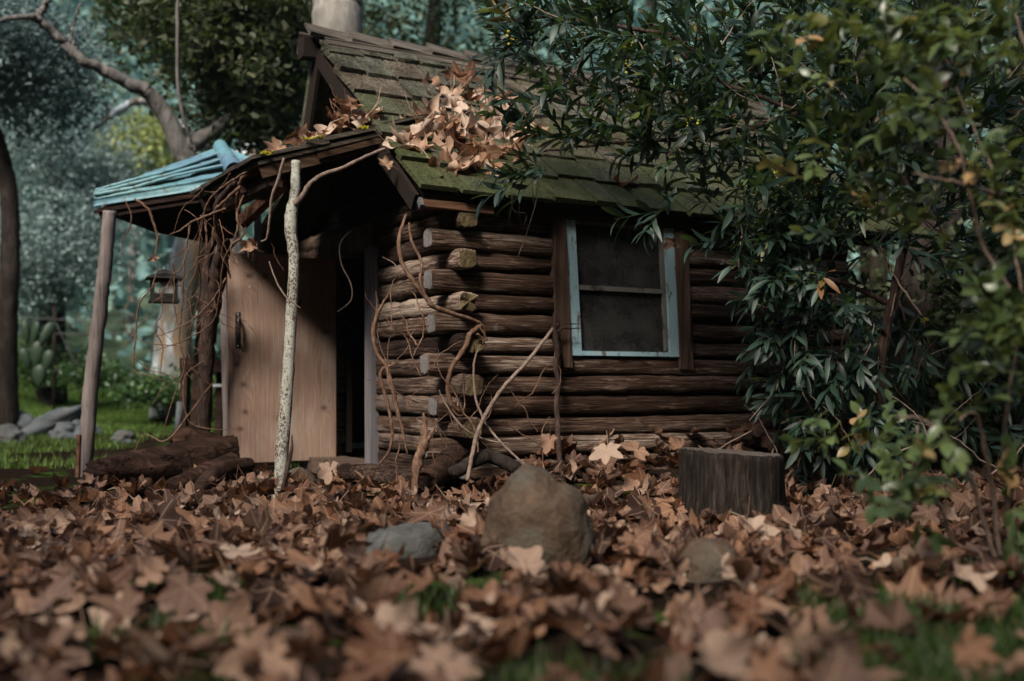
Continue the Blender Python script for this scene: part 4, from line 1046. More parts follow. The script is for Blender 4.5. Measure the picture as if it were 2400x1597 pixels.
# ------------------------------------------------------------------ dry leaves
def syc_leaf(seed, curl=.5, nb=40, rings=3):
    rnd = np.random.default_rng(seed); th = np.linspace(0, 2*np.pi, nb, endpoint=False)-np.pi/2
    lob = [(90, 1.0), (38, .93), (142, .93), (-12, .66), (192, .66)]
    deg = np.degrees(th); r = np.full(nb, .30)
    dp = rnd.uniform(.40, .62)
    for a, L in lob:
        a += rnd.uniform(-5, 5); L *= rnd.uniform(.88, 1.1)
        d = np.abs((deg-a+180) % 360-180)
        body = np.where(d < 34, L*(1-dp*(d/27)**.85), 0)
        tooth = np.where(np.abs(d-13) < 6, L*(.80-.05*np.abs(d-13)), 0)
        r = np.maximum(r, np.maximum(body, tooth*.93))
    d0 = np.abs((deg+90+180) % 360-180); r = np.where(d0 < 60, np.maximum(r, .40), r); r *= 1-.75*np.exp(-(d0/14)**2)
    r *= 1+.05*rnd.uniform(-1, 1, nb)
    P = [np.zeros((1, 2))]
    for k in range(1, rings+1):
        P.append(np.stack([np.cos(th)*r*k/rings, np.sin(th)*r*k/rings], 1))
    P = np.concatenate(P); P[:, 1] -= .25
    rad = np.hypot(P[:, 0], P[:, 1]+.25); ang = np.arctan2(P[:, 1]+.25, P[:, 0])
    x0, y0 = P[:, 0], P[:, 1]
    z = curl*.30*rad**2*np.cos(ang*2+rnd.uniform(0, 6))+curl*.22*rad**2*np.cos(ang*5+rnd.uniform(0, 6))+.04*np.sin(x0*7+rnd.uniform(0, 6))*np.cos(y0*8+rnd.uniform(0, 6))
    z += curl*.35*np.abs(x0)*rnd.uniform(-.3, 1)+curl*.5*np.maximum(0, rad-.5)**2*rnd.uniform(0, 2)
    ca = rnd.uniform(-.5, .5) if rnd.uniform() < .6 else rnd.uniform(0, np.pi)
    c_, s_ = np.cos(ca), np.sin(ca); u = x0*c_+y0*s_; v = -x0*s_+y0*c_
    rho = .62/max(.05, curl*rnd.uniform(.6, 1.2)); t = u/rho
    u2 = (rho-z)*np.sin(t); z2 = rho-(rho-z)*np.cos(t)
    k2 = curl*.35*rnd.uniform(-.3, 1); z2 = z2+k2*v*np.abs(v)
    V = np.stack([u2*c_-v*s_, u2*s_+v*c_, z2-.1*curl], 1)*.5
    f3 = np.array([(0, 1+i, 1+(i+1) % nb) for i in range(nb)])
    f4 = np.array([(1+(k-1)*nb+i, 1+k*nb+i, 1+k*nb+(i+1) % nb, 1+(k-1)*nb+(i+1) % nb) for k in range(1, rings) for i in range(nb)])
    # petiole
    b0 = len(V); w = .007
    pts = np.array([[0, -.125, 0], [.03*rnd.uniform(-1, 1), -.36, .05*rnd.uniform(-1, 2)], [.08*rnd.uniform(-1, 1), -.58, .10*rnd.uniform(-.5, 2)]])
    pv = []
    for p in pts: pv += [p+[-w, 0, 0], p+[w, 0, 0], p+[0, 0, w*1.6]]
    V = np.concatenate([V, np.array(pv)])
    q = []
    for k in range(2):
        for i in range(3): q.append((b0+k*3+i, b0+k*3+(i+1) % 3, b0+k*3+3+(i+1) % 3, b0+k*3+3+i))
    f4 = np.concatenate([f4, np.array(q)])
    uv = np.concatenate([np.concatenate([P, np.zeros((len(P), 1))], 1), np.tile([[0, -.6, 0]], (9, 1))])
    return V, [f3, f4], uv
LT = [syc_leaf(s, c) for s, c in zip(range(16), (.2, .4, .65, .9, 1.2, 1.4, .5, .8, 1.7, 1.1, .3, 1.3, .7, 1.0, 1.5, .45))]
LTlo = [syc_leaf(s+30, c, 30, 2) for s, c in zip(range(14), (.25, .5, .8, 1.0, 1.3, 1.6, .65, .9, 1.7, 1.2, .4, 1.4, .8, 1.1))]
leaf_meshes = []
for k, (V, Fl, uv) in enumerate(LT):
    o = fast_mesh('sycamore_leaf', V, Fl, M['leaf_obj'], uv=uv); leaf_meshes.append(o.data); bpy.data.objects.remove(o)
roof_meshes = []
for k, (V, Fl, uv) in enumerate([syc_leaf(70+q, 1.0+.75*((q*7) % 16)/16, 40, 4) for q in range(16)]):
    o = fast_mesh('roof_leaf', V, Fl, M['roof_leaf'], uv=uv); roof_meshes.append(o.data); bpy.data.objects.remove(o)
def one_leaf(me, loc, size, z, spin, label, group, name='sycamore_leaf'):
    o = link(name, me); o.location = loc; o.scale = (size,)*3
    m = frames(np.array([z], float), np.array([spin]))[0]
    o.rotation_euler = Matrix(m.tolist()).to_euler()
    return tag(o, label, 'leaf', group)
# litter positions
def litter():
    n = 3900
    y = 1.15+(rng.uniform(0, 1, n)**.75)*5.6; x = rng.uniform(-1, 1, n)*(.52*y+.45)
    s = CA*(x-CX)+SA*(y-CY); q = -SA*(x-CX)+CA*(y-CY)
    keep = ~((q > -.03) & (s > -.05))
    dl = np.hypot(x+1.6, (y-6.3)); 
    pr = np.ones(n); pr *= np.where((y > 5.3) & (x < -.6), .45*np.exp(-(y-5.3)*1.8), 1.0)
    pr *= np.where((x < -1.0) & (y > 4.0) & (wav(x*1.6, y*2.0+2) > -.1), .35, 1)
    gapn = wav(x*2.1+3, y*2.3); pr *= np.where((gapn > .5) & (y < 3.4), .38, 1.0)
    pr *= np.where((x < -.24*y) & (y < 2.9) & (wav(x*3.3, y*3.1) > .0), .35, 1.0); pr *= np.where((x > .33*y) & (y < 2.8) , .28, 1.0)
    keep &= rng.uniform(0, 1, n) < pr
    # keep off the rocks and the stump
    for (u, v, Y, r) in ((1242, 1215, 3.42, .13), (945, 1280, 3.55, .09), (1622, 1290, 3.22, .065), (1680, 1190, 4.45, .20)):
        c = Pd(u, v, Y); keep &= np.hypot(x-c.x, y-c.y) > r
        keep &= ~((y < Y) & (y > Y-.62) & (np.abs(x-c.x*y/Y) < r*1.1) & (rng.uniform(0, 1, n) < (.85 if u != 1680 else .5)))
    x, y = x[keep], y[keep]; n = len(x)
    s = CA*(x-CX)+SA*(y-CY); q = -SA*(x-CX)+CA*(y-CY)
    pile = np.exp(-((q+.2)/.3)**2)*sm(.3, .8, s)*sm(2.4, 1.8, s)
    size = rng.uniform(.115, .235, n)*np.where(rng.uniform(0, 1, n) < .10, 1.2, 1)
    z = H(x, y)+.012+rng.uniform(0, 1, n)**1.6*(.065+.07*pile)
    rot = rots(n, 1.1); t = np.clip(rng.beta(1.5, 1.7, n), 0, 1)
    return x, y, z, size, rot, t
lx, ly, lz, ls, lr, lt = litter()
score = ls/ly*((np.abs(lx/ly) < .47) & ((CH-lz)/ly < .27))
order = np.argsort(-score); N_IND = 225
ind = order[:N_IND]; rest = order[N_IND:]
V, Fl, T_, UV = scatter(LTlo, np.stack([lx, ly, lz], 1)[rest], lr[rest], ls[rest], lt[rest])
o = fast_mesh('leaf_litter', V, Fl, M['litter'], T_, UV); tag(o, 'deep litter of dry brown sycamore leaves over the ground before the cabin', 'leaf litter', kind='stuff')
for k, i in enumerate(ind):
    o = link('sycamore_leaf', leaf_meshes[k % 16]); o.location = (lx[i], ly[i], lz[i]+.006); o.scale = (ls[i],)*3
    o.rotation_euler = Matrix(lr[i].tolist()).to_euler()
    tag(o, 'dry brown sycamore leaf lying loose on the leaf litter at the front', 'leaf', 'loose leaves at the front of the litter')
# leaves that stand out
for (u, v, Y, sz, zdir, spin, me, lab) in [
    (425, 1372, 2.35, .17, (.1, -.9, .35), 2.9, 1, 'big leaf standing upright in the left front of the litter'),
    (1968, 1362, 2.55, .17, (.3, -.85, .4), 2.4, 0, 'folded leaf standing up at the right front of the litter'),
    (758, 1085, 4.7, .17, (-.2, -.8, .5), 3.3, 3, 'large leaf propped upright at the foot of the door'),
    (770, 1108, 4.6, .19, (.5, -.7, .5), 2.6, 5, 'dry leaf standing behind the pale post near the door'),
    (1395, 1045, 5.0, .21, (-.2, -.8, .6), 3.2, 0, 'star shaped leaf on the pile under the window'),
    (1460, 1040, 5.1, .20, (.3, -.7, .7), 2.2, 2, 'upright leaf on top of the pile against the wall'),
    (1262, 1020, 5.05, .15, (-.3, -.8, .3), 3.0, 3, 'narrow curled leaf standing by the upright vine stem'),
    (1310, 1330, 2.75, .19, (.0, -.6, .8), 2.9, 1, 'broad leaf resting at the foot of the large boulder'),
    (1475, 1255, 3.2, .20, (.2, -.7, .7), 3.4, 6, 'star shaped leaf lying between the boulder and low rock'),
    (1085, 1195, 3.6, .16, (-.3, -.7, .5), 3.9, 4, 'dry leaf curled against the left side of the boulder'),
    (880, 1300, 2.9, .16, (.2, -.8, .5), 3.0, 7, 'curled leaf in front of the flat grey stone'),
    (2000, 1200, 3.9, .20, (.1, -.8, .5), 3.3, 2, 'broad leaf standing under the right hand shrub'),
    (1180, 1380, 2.4, .17, (-.2, -.5, .8), 2.5, 8, 'large leaf at the centre front of the litter'),
    (240, 1200, 4.2, .19, (-.2, -.6, .8), 3.5, 9, 'broad leaf on bare soil left of the fallen branch')]:
    one_leaf(leaf_meshes[me], Pd(u, v, Y), sz, zdir, spin, lab, 'standing leaves on the litter')
# leaves on the roof
E_w = Vector((CX, CY, 0))+Matrix.Rotation(ANG, 3, 'Z') @ E; n_w = Matrix.Rotation(ANG, 3, 'Z') @ nrm; du_w = Matrix.Rotation(ANG, 3, 'Z') @ du
def on_roof(u, v, lift=.05):
    d = Pd(u, v, 1.0)-Vector((0, 0, CH)); o0 = Vector((0, 0, CH))
    t = ((E_w+n_w*lift)-o0).dot(n_w)/d.dot(n_w); return o0+d*t
rl = [(1020, 300), (1060, 290), (1090, 310), (1150, 285), (1175, 300), (1110, 330), (1140, 335), (1180, 330), (1205, 310), (1060, 335), (960, 330), (935, 335), (985, 270), (1000, 255), (965, 290), (990, 315),
      (1010, 220), (1030, 230), (1000, 205), (1045, 245), (1070, 235), (1100, 232), (1125, 228), (1150, 218), (1025, 390), (1055, 385), (1105, 395), (1120, 385), (1135, 270), (1080, 350), (1195, 290), (1215, 300), (1050, 185), (1062, 172), (1160, 318), (1000, 330), (1125, 350), (1165, 352), (1430, 420), (1130, 300), (1190, 345), (1085, 300), (1110, 285), (1145, 310), (1040, 320), (1155, 300), (1100, 270), (1020, 250), (1040, 215), (1090, 215), (1140, 240), (980, 285), (945, 310), (1215, 320), (1070, 345), (1000, 310), (930, 320), (975, 300), (1030, 270), (1110, 260), (1160, 265), (1065, 320), (1015, 340), (1180, 280), (1140, 350), (1095, 365), (1040, 375), (920, 330)]
rr = random.Random(5)
where = lambda u, v: ('lone curled leaf on the mossy roof above the window' if u > 1400 else
    'flat dry leaf lying on the green lowest shingles' if v > 370 else
    'leaf caught high on the roof beside the laurel sprigs' if v < 195 else
    'dry leaf in the upper clump on the roof' if v < 250 else
    'crisp curled leaf in the main pile on the shingle roof')
for k, (u, v) in enumerate(rl):
    lift = rr.uniform(.022, .06)
    p = on_roof(u, v, lift)
    z = n_w+Vector((rr.gauss(0, .33), rr.gauss(-.12, .3), rr.gauss(-.05, .28)))
    one_leaf(roof_meshes[k*5 % 16], p, rr.uniform(.25, .37), tuple(z), rr.uniform(0, 6.3), where(u, v), 'leaves lying on the roof')
for k, (u, v) in enumerate([(790, 245), (815, 260), (770, 270), (838, 272), (800, 282), (850, 265), (775, 296), (712, 314), (738, 309), (690, 319), (632, 342), (825, 290), (805, 240), (845, 280), (785, 275)]):
    Y = 5.35+(u-620)/265*.2+.1
    one_leaf(roof_meshes[k*3 % 16], Pd(u, v, Y), rr.uniform(.20, .28), (rr.gauss(0, .4), -.7+rr.gauss(0, .3), .6), rr.uniform(2, 4.2), 'dry leaf heaped on the canopy under the gable', 'leaves heaped on the door canopy')
one_leaf(roof_meshes[4], Pd(352, 598, 6.35), .12, (.1, -.8, .5), 3, 'dead leaf caught in the vine above the lantern', 'leaves caught in the vines')
one_leaf(roof_meshes[8], Pd(885, 375, 5.3), .13, (.3, -.8, .3), 1.0, 'crumpled leaf hanging at the end of the side branch under the eave', 'leaves caught in the vines')
one_leaf(roof_meshes[5], Pd(572, 565, 5.5), .14, (.3, -.8, .3), 1.0, 'curled leaf caught in the vine tangle beside the door top', 'leaves caught in the vines')
one_leaf(roof_meshes[11], Pd(1545, 560, 5.55), .13, (.3, -.8, .3), 2.0, 'brown leaf caught at the right edge of the window frame', 'leaves caught in the vines')

# ------------------------------------------------------------------ leaf templates for living plants
def lance(L=.085, W=.017, bend=.25, nseg=4, fold=.25):
    V = []; Fq = []
    for i in range(nseg+1):
        t = i/nseg; w = W*.5*max(.04, math.sin(math.pi*min(1, t*.93+.05)))**.8
        z = -bend*t*t*L; y = L*t
        V += [(-w, y, z+fold*w), (0, y, z), (w, y, z+fold*w)]
    for i in range(nseg):
        a = i*3; Fq += [(a, a+1, a+4, a+3), (a+1, a+2, a+5, a+4)]
    return np.array(V), np.array(Fq)
def sprig(seed, nl=11, L=.10, W=.025, stem=.18, spread=1.0):
    rnd = np.random.default_rng(seed); Vs = []; Fs = []; T = []; b = 0
    for k in range(nl):
        t = .15+.85*k/nl; v, f = lance(L*rnd.uniform(.7, 1.15), W*rnd.uniform(.8, 1.15), rnd.uniform(.0, .5))
        az = k*2.4+rnd.uniform(-.3, .3); el = rnd.uniform(.45, 1.15)*spread*(1.15-.55*t)
        d = np.array([math.sin(el)*math.cos(az), math.cos(el), math.sin(el)*math.sin(az)])
        up = np.array([0, 0, 1.])+rnd.normal(0, .35, 3); x = np.cross(d, up); x /= np.linalg.norm(x); z = np.cross(x, d)
        M3 = np.stack([x, d, z], 1)
        Vs.append(v @ M3.T+np.array([0, t*stem, 0])); Fs.append(f+b); b += len(v); T.append(np.full(len(v), rnd.uniform(-.22, .22)))
    # stem
    w = .0022; sv = np.array([[-w, 0, 0], [w, 0, 0], [0, 0, w*1.7], [-w*.5, stem, 0], [w*.5, stem, 0], [0, stem, w]])
    Vs.append(sv); Fs.append(np.array([(0, 1, 4, 3), (1, 2, 5, 4), (2, 0, 3, 5)])+b); T.append(np.full(6, .0))
    return np.concatenate(Vs), [np.concatenate(Fs)], np.concatenate(T)
def sprig_cloud(name, tm, pos, ydir, scl, tint, mat, parent):
    """tm sprig templates whose axis is local y; ydir the growing direction"""
    y = ydir/np.linalg.norm(ydir, axis=1, keepdims=True); b = rng.normal(0, .5, len(pos))
    h = np.tile([[0, 0, 1.]], (len(pos), 1)); x = np.cross(y, h); x /= np.maximum(1e-6, np.linalg.norm(x, axis=1, keepdims=True)); z = np.cross(x, y)
    c = np.cos(b)[:, None]; s = np.sin(b)[:, None]; x2 = x*c+z*s; z2 = np.cross(x2, y)
    rot = np.stack([x2, y, z2], 2)
    tmu = [(V, Fl, np.stack([T, T*0, T*0], 1)) for V, Fl, T in tm]
    V, Fl, T, UV = scatter(tmu, pos, rot, scl, tint)
    o = fast_mesh(name, V, Fl, mat, np.clip(T+UV[:, 0], 0, 1)); l = parent.location
    o.parent = parent; o.location = (-l.x, -l.y, -l.z); return o
SPR = [sprig(s) for s in range(8)]; SPR2 = [sprig(s+20, 8, .118, .028, .24) for s in range(4)]
OVAL = [sprig(s+50, 7, .047, .030, .14, 1.1) for s in range(8)]

def region(n, u, v, ru, rv, Y, rY):
    r = rng.normal(0, .5, (n, 3)); ln = np.linalg.norm(r, axis=1, keepdims=True); r = np.where(ln > 1, r/ln*rng.uniform(.6, 1, (n, 1)), r)
    uu = (u+r[:, 0]*ru)*1.0187; vv = (v+r[:, 1]*rv)*1.0187; YY = Y+r[:, 2]*rY
    return np.stack([(uu-U0)/F*YY, YY, CH+(V0-vv)/F*YY], 1)
# laurel -------------------------------------------------------------------
lb = empty('bay_laurel', (1.98, 5.5, -.1)); tag(lb, 'dense dark bay laurel with narrow glossy leaves hanging over the right of the roof', 'laurel')
root = Vector((1.98, 5.5, -.1))
stems = [
 [(2035, 1090, 5.5), (2030, 830, 5.3), (2070, 620, 5.2), (2110, 450, 5.15), (2150, 260, 5.2), (2250, 60, 5.3)],
 [(2110, 450, 5.15), (2000, 330, 5.2), (1850, 260, 5.2), (1650, 185, 5.25), (1540, 95, 5.3), (1470, 20, 5.4)],
 [(1850, 260, 5.2), (1700, 300, 5.15), (1560, 320, 5.1), (1400, 330, 5.1), (1250, 350, 5.1)],
 [(1650, 185, 5.25), (1560, 90, 5.2), (1400, 60, 5.2), (1250, 40, 5.25), (1120, 60, 5.3)],
 [(2050, 700, 5.25), (1900, 640, 5.2), (1780, 640, 5.15), (1660, 600, 5.1)],
 [(2035, 830, 5.3), (1900, 860, 5.2), (1800, 830, 5.2)],
 [(2150, 260, 5.2), (2050, 120, 5.3), (1900, 60, 5.4), (1700, 20, 5.5)]]
b = MB()
for k, st_ in enumerate(stems):
    b.tube([Pd(*p) for p in st_], [.027, .024, .022, .018, .012, .007] if k == 0 else [.015, .011, .008, .005], 8, 30, .006, .1)
build_rel(b, 'stems', M['vine_dark'], lb)
b = MB(); rt = random.Random(21)
for k in range(120):
    u, v, Y = rt.uniform(1700, 2356), rt.uniform(100, 1100), rt.uniform(5.0, 6.0)
    if k % 4 == 0: u, v, Y = rt.uniform(1250, 1800), rt.uniform(20, 300), rt.uniform(5.0, 5.4)
    a = rt.uniform(-2.6, -.5); pts = []; r = rt.uniform(.0022, .0055)
    for i in range(5):
        pts.append(Pd(u, v, Y)); a += rt.uniform(-.35, .35); st_ = rt.uniform(30, 70); u += math.cos(a)*st_; v += -abs(math.sin(a))*st_ if k % 3 else abs(math.sin(a))*st_; Y += rt.uniform(-.05, .05)
    if all(not (p.y > 5.0 and cab_inv(p.x, p.y)[0] < 3.05 and cab_inv(p.x, p.y)[1] > -.2 and cab_inv(p.x, p.y)[0] > -.4) for p in pts): b.tube(pts, [r, r, r*.8, r*.6, r*.3], 5, 16, .003, .1)
build_rel(b, 'twigs', M['twig'], lb)
regs = [(50, 1440, 110, 330, 110, 5.3, .5), (30, 1300, 70, 240, 90, 5.2, .3), (22, 1340, 270, 190, 90, 5.05, .22), (52, 1540, 260, 200, 150, 5.15, .35), (200, 1830, 330, 280, 330, 5.3, .6), (150, 1850, 720, 200, 330, 5.35, .5),
        (70, 1950, 930, 200, 200, 5.45, .4), (170, 2130, 350, 320, 380, 5.4, .7), (120, 2180, 820, 300, 400, 5.9, .6), (80, 1850, 60, 600, 110, 5.5, .7), (30, 1800, 610, 130, 160, 5.1, .2), (10, 1535, 520, 55, 45, 5.15, .12), (9, 1230, 390, 70, 30, 5.1, .1)]
pos = np.concatenate([region(*r) for r in regs])
ss = CA*(pos[:, 0]-CX)+SA*(pos[:, 1]-CY); qq = -SA*(pos[:, 0]-CX)+CA*(pos[:, 1]-CY)
rz_ = 1.317+.777*(qq+.12)
ok = ~((ss > -.3) & (ss < 3.05) & (qq > -.17) & (pos[:, 2] < np.minimum(rz_, 2.42-.777*(qq-1.3))+.10))
uu = pos[:, 0]/pos[:, 1]*F+U0; vv = V0-(pos[:, 2]-CH)/pos[:, 1]*F
uu /= 1.0187; vv /= 1.0187
ok &= ~((uu < 1180-(vv*.0)) & (vv > 150)) & ~((uu < 1500) & (vv > 430)) & ~((uu < 1745) & (vv > 600)) & ~((uu < 1600) & (vv > 500)) & ~((uu > 1330) & (uu < 1480) & (vv > 420))
ok &= ~((uu < 1850) & (vv > 960)) & ~((uu < 1800) & (vv > 820)) & ~((uu < 1120) & (vv > 60))
pos = pos[ok]
cen = np.array([1.9, 5.6, .9]); yd = pos-cen; yd /= np.linalg.norm(yd, axis=1, keepdims=True)
yd += rng.normal(0, .45, pos.shape); yd[:, 2] -= .25; yd[:, 1] -= .3
tint = np.clip(rng.normal(.42, .2, len(pos)), 0, 1)
sprig_cloud('foliage', SPR+SPR2, pos, yd, rng.uniform(.75, 1.15, len(pos)), tint, M['laurel'], lb)
b = MB()
for k in range(46):
    i = rng.integers(0, len(pos)); 
    if uu[ok][i] > 1800 and rng.uniform() < .7: continue
    for _ in range(9):
        p = pos[i]+rng.normal(0, .014, 3)+np.array([0, -.04, .03]); r = rng.uniform(.0025, .0045)
        b.box(p, (r*2, r*2, r*2), Matrix.Rotation(rng.uniform(0, 3), 3, (1, .5, .3)))
build_rel(b, 'blossoms', M['yellow'], lb, False)

# oval leaved shrub close to the camera -------------------------------------
os_ = empty('oval_leaf_shrub', (1.62, 3.1, -.12)); tag(os_, 'blurred shrub with small oval light green leaves close to the camera at right', 'shrub')
b = MB()
OS = [[(2300, 1290, 3.1), (2270, 1050, 3.0), (2240, 950, 2.95), (2180, 1000, 2.9), (2080, 1100, 2.85)], [(2290, 1290, 3.1), (2215, 1060, 3.0), (2130, 970, 2.95), (2060, 960, 2.9)],
      [(2330, 1300, 3.1), (2310, 1000, 3.1), (2350, 700, 3.0), (2300, 450, 3.0), (2200, 200, 2.95)], [(2350, 700, 3.0), (2260, 560, 2.95), (2200, 330, 2.9), (2080, 180, 2.9)],
      [(2360, 1100, 3.2), (2400, 600, 3.1), (2380, 200, 3.1), (2300, -60, 3.1)], [(2300, 450, 3.0), (2200, 420, 2.9), (2100, 400, 2.9)], [(2200, 1290, 3.4), (2170, 1180, 3.3), (2120, 1090, 3.2), (2110, 980, 3.2)]]
for st_ in OS: b.tube([Pd(*p) for p in st_], [.008, .0055, .004, .002], 7, 30, .003, .1)
b.tube([Vector((1.9, 2.7, -.12)), Vector((2.0, 2.0, 1.2)), Vector((2.0, 1.0, 2.5)), Vector((1.6, -.5, 3.3)), Vector((.6, -1.8, 3.8)), Vector((-.9, -2.5, 3.9))], [.05, .045, .038, .03, .02, .01], 10, 50, .006, .1)  # added stem, arching out of view to carry the shading foliage
build_rel(b, 'stems', M['twig'], os_)
regs = [(34, 2230, 150, 190, 240, 2.95, .25), (24, 2330, 450, 110, 220, 2.9, .25), (26, 2330, 760, 90, 180, 2.8, .2), (7, 2150, 1010, 70, 50, 2.75, .1), (10, 2080, 1120, 110, 80, 2.85, .15), (6, 2320, 1180, 60, 60, 2.9, .2), (45, 2030, 330, 190, 280, 3.4, .3), (30, 2060, 90, 230, 130, 3.1, .3), (10, 1960, 1000, 100, 90, 3.6, .2)]
p2 = np.concatenate([region(*r) for r in regs]); yd = rng.normal(0, .6, p2.shape)+np.array([-.4, -.3, .1])
sprig_cloud('foliage', OVAL, p2, yd, rng.uniform(.85, 1.25, len(p2)), np.clip(rng.normal(.5, .24, len(p2)), 0, 1), M['shrub'], os_)
SHADE = True

# ------------------------------------------------------------------ background trees
def quad_leaf():
    return np.array([(-.5, -.6, 0), (.0, -1, .1), (.5, -.2, .06), (.25, .8, 0), (-.3, .9, -.08)])*.5, np.array([(0, 1, 2, 3, 4)])
QL = [(quad_leaf()[0], [quad_leaf()[1]], np.zeros((5, 3)))]
def crown(name, mat, parent, ells, n, leaf, clump=.35, per=60, tmean=.5):
    """leaf clumps spread through several ellipsoids"""
    P = []; w = np.array([e[3]*e[4]*e[5] for e in ells])**.67; w /= w.sum()
    for e, ww in zip(ells, w):
        nc = max(3, int(n*ww/per)); d = rng.normal(0, 1, (nc, 3)); d /= np.linalg.norm(d, axis=1, keepdims=True)
        c = d*(rng.uniform(0, 1, (nc, 1))**.45)*np.array(e[3:6])+np.array(e[:3])
        cl = clump*rng.uniform(.5, 1.3, (nc, 1, 1))
        P.append((c[:, None]+rng.normal(0, .5, (nc, per, 3))*cl*np.array([1, 1, .6])).reshape(-1, 3))
    P = np.concatenate(P); N = len(P)
    keep = P[:, 2] > H(P[:, 0], P[:, 1])+.05; P = P[keep]; N = len(P)
    V, Fl, T, UV = scatter(QL, P, rots(N, 1.5), leaf*rng.uniform(.6, 1.3, N), np.clip(rng.normal(tmean, .25, N), 0, 1))
    o = fast_mesh(name, V, Fl, mat, T, smooth=False); l = parent.location
    o.parent = parent; o.location = (-l.x, -l.y, -l.z); return o
def tree(name, label, base, trunk, rad, tmat, limbs, ells, n, leaf, lmat, group=None, clump=.35, per=60, tm=.5, rj=.06):
    t = empty(name, base); tag(t, label, 'tree', group)
    b = MB(); b.tube(trunk, rad, 14, 44, .005, rj*.4)
    build_rel(b, 'trunk', tmat, t)
    if limbs:
        b = MB()
        for pts, r in limbs: b.tube(pts, r, 9, 40, .012, rj)
        build_rel(b, 'limbs', tmat, t)
    if ells: crown('crown', lmat, t, ells, n, leaf, clump, per, tm)
    return t
def el(u, v, Y, ru, rv, rY): c = Pd(u, v, Y); return (c.x, c.y, c.z, ru/F*Y*1.02, rY, rv/F*Y*1.02)
def D(*pts): return [Pd(*p) for p in pts]
def base(u, Y): x = (u*1.0187-U0)/F*Y; return Vector((x, Y, float(H(x, Y))))
b1 = base(775, 8.8)
tree('sycamore_tree', 'tall mottled sycamore trunk rising straight behind the cabin ridge', b1, [b1-Vector((0, 0, .1))]+D((772, 600, 8.8), (776, 100, 8.8), (778, -60, 8.85), (790, -700, 8.9)), [.27, .22, .20, .195, .16], M['syc2'],
     [(D((780, -650, 8.9), (950, -900, 9), (1150, -1100, 9.4)), [.09, .06, .03]), (D((780, -500, 8.9), (600, -800, 8.8), (420, -1100, 8.6)), [.09, .06, .03])], [el(780, -1100, 9, 500, 250, 1.6)], 5000, .10, M['oak'])
b2 = base(395, 12)
tree('sycamore_tree', 'white barked sycamore with tan patches behind the hanging lantern', b2, [b2]+D((398, 800, 12), (415, 680, 12), (440, 560, 12), (500, 430, 12.1), (600, 330, 12.3), (700, 150, 12.5)), [.24, .20, .18, .17, .16, .13, .08], M['syc'],
     [(D((540, 385, 12.1), (430, 300, 11.6), (335, 236, 11.4), (270, 255, 11.2), (215, 300, 11)), [.05, .045, .04, .035, .015]), (D((290, 245, 11.3), (262, 262, 11.2), (240, 235, 11.1)), [.035, .03, .015])],
     [el(470, 40, 12.5, 260, 120, 1.2)], 5000, .10, M['oak'])
b3 = base(590, 10)
tree('oak_tree', 'live oak with long crooked grey limb arching across the upper left', b3, [b3]+D((580, 900, 10), (540, 620, 9.9), (480, 450, 9.7), (420, 345, 9.5), (375, 255, 9.4), (335, 208, 9.3)), [.2, .17, .14, .115, .09, .07, .062], M['oak_bark'],
     [(D((335, 208, 9.3), (290, 190, 9.2), (235, 160, 9.1), (180, 130, 9.0), (140, 90, 9.0), (90, 45, 8.9), (60, 42, 8.8), (-30, 48, 8.7)), [.062, .054, .047, .042, .038, .036, .024, .015]),
      (D((85, 45, 8.9), (105, 10, 8.9), (125, -40, 8.9)), [.03, .025, .02]),
      (D((180, 128, 9.0), (165, 80, 9), (185, 10, 9)), [.015, .012, .008]),
      (D((420, 345, 9.5), (520, 280, 9.6), (600, 180, 9.7), (680, 80, 9.8)), [.08, .05, .04, .03])],
     [el(560, 150, 9.8, 190, 190, .9), el(640, 60, 9.6, 130, 110, .7), el(480, 40, 9.6, 160, 90, .7), el(600, 270, 10.2, 110, 80, .6)], 15000, .075, M['oak'], None, .3, 60)
b = MB(); b.tube(D((410, -40, 8.2), (408, 80, 8.2), (410, 200, 8.2), (425, 280, 8.2), (450, 350, 8.3)), [.013, .013, .013, .012, .011], 8, 30, .003, .08)
loose('hanging_vine', 'thin grey vine hanging straight down in front of the oak above the turquoise roof', 'vine', b, M['oak_bark'])
b4 = base(12, 10.5)
tree('oak_tree', 'dark leaning trunk at the left photo edge with grey green crown', b4, [b4]+D((14, 780, 10.5), (22, 620, 10.5), (24, 500, 10.6), (6, 370, 10.7), (-50, 200, 10.8)), [.13, .1, .09, .085, .08, .06], M['dark_bark'],
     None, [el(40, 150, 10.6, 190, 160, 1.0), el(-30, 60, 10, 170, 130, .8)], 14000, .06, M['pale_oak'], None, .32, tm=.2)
b5 = base(120, 15)
tree('oak_tree', 'hazy grey brown oak filling the left background behind the wire fence', b5, [b5]+D((120, 700, 15), (130, 500, 15), (120, 250, 15)), [.2, .17, .14, .08], M['dark_bark'],
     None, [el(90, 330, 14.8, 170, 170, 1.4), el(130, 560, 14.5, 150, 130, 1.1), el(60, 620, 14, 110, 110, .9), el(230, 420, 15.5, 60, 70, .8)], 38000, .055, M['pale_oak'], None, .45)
b6 = base(300, 24)
tree('willow_tree', 'pale teal leaved tree with haze in its leaf colour far behind the shelter post', b6, [b6]+D((300, 700, 24), (310, 500, 24), (320, 350, 24)), [.25, .2, .16, .1], M['oak_bark'], None,
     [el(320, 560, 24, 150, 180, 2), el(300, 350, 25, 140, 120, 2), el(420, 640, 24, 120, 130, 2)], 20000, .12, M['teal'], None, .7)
bb = base(305, 21); t = empty('sunlit_shrub', bb); tag(t, 'bright yellow green shrub far off above the turquoise roof', 'bush')
b = MB(); b.tube([bb, Pd(305, 600, 21), Pd(310, 420, 21)], [.1, .08, .03], 8, 20, .02); build_rel(b, 'stems', M['oak_bark'], t)
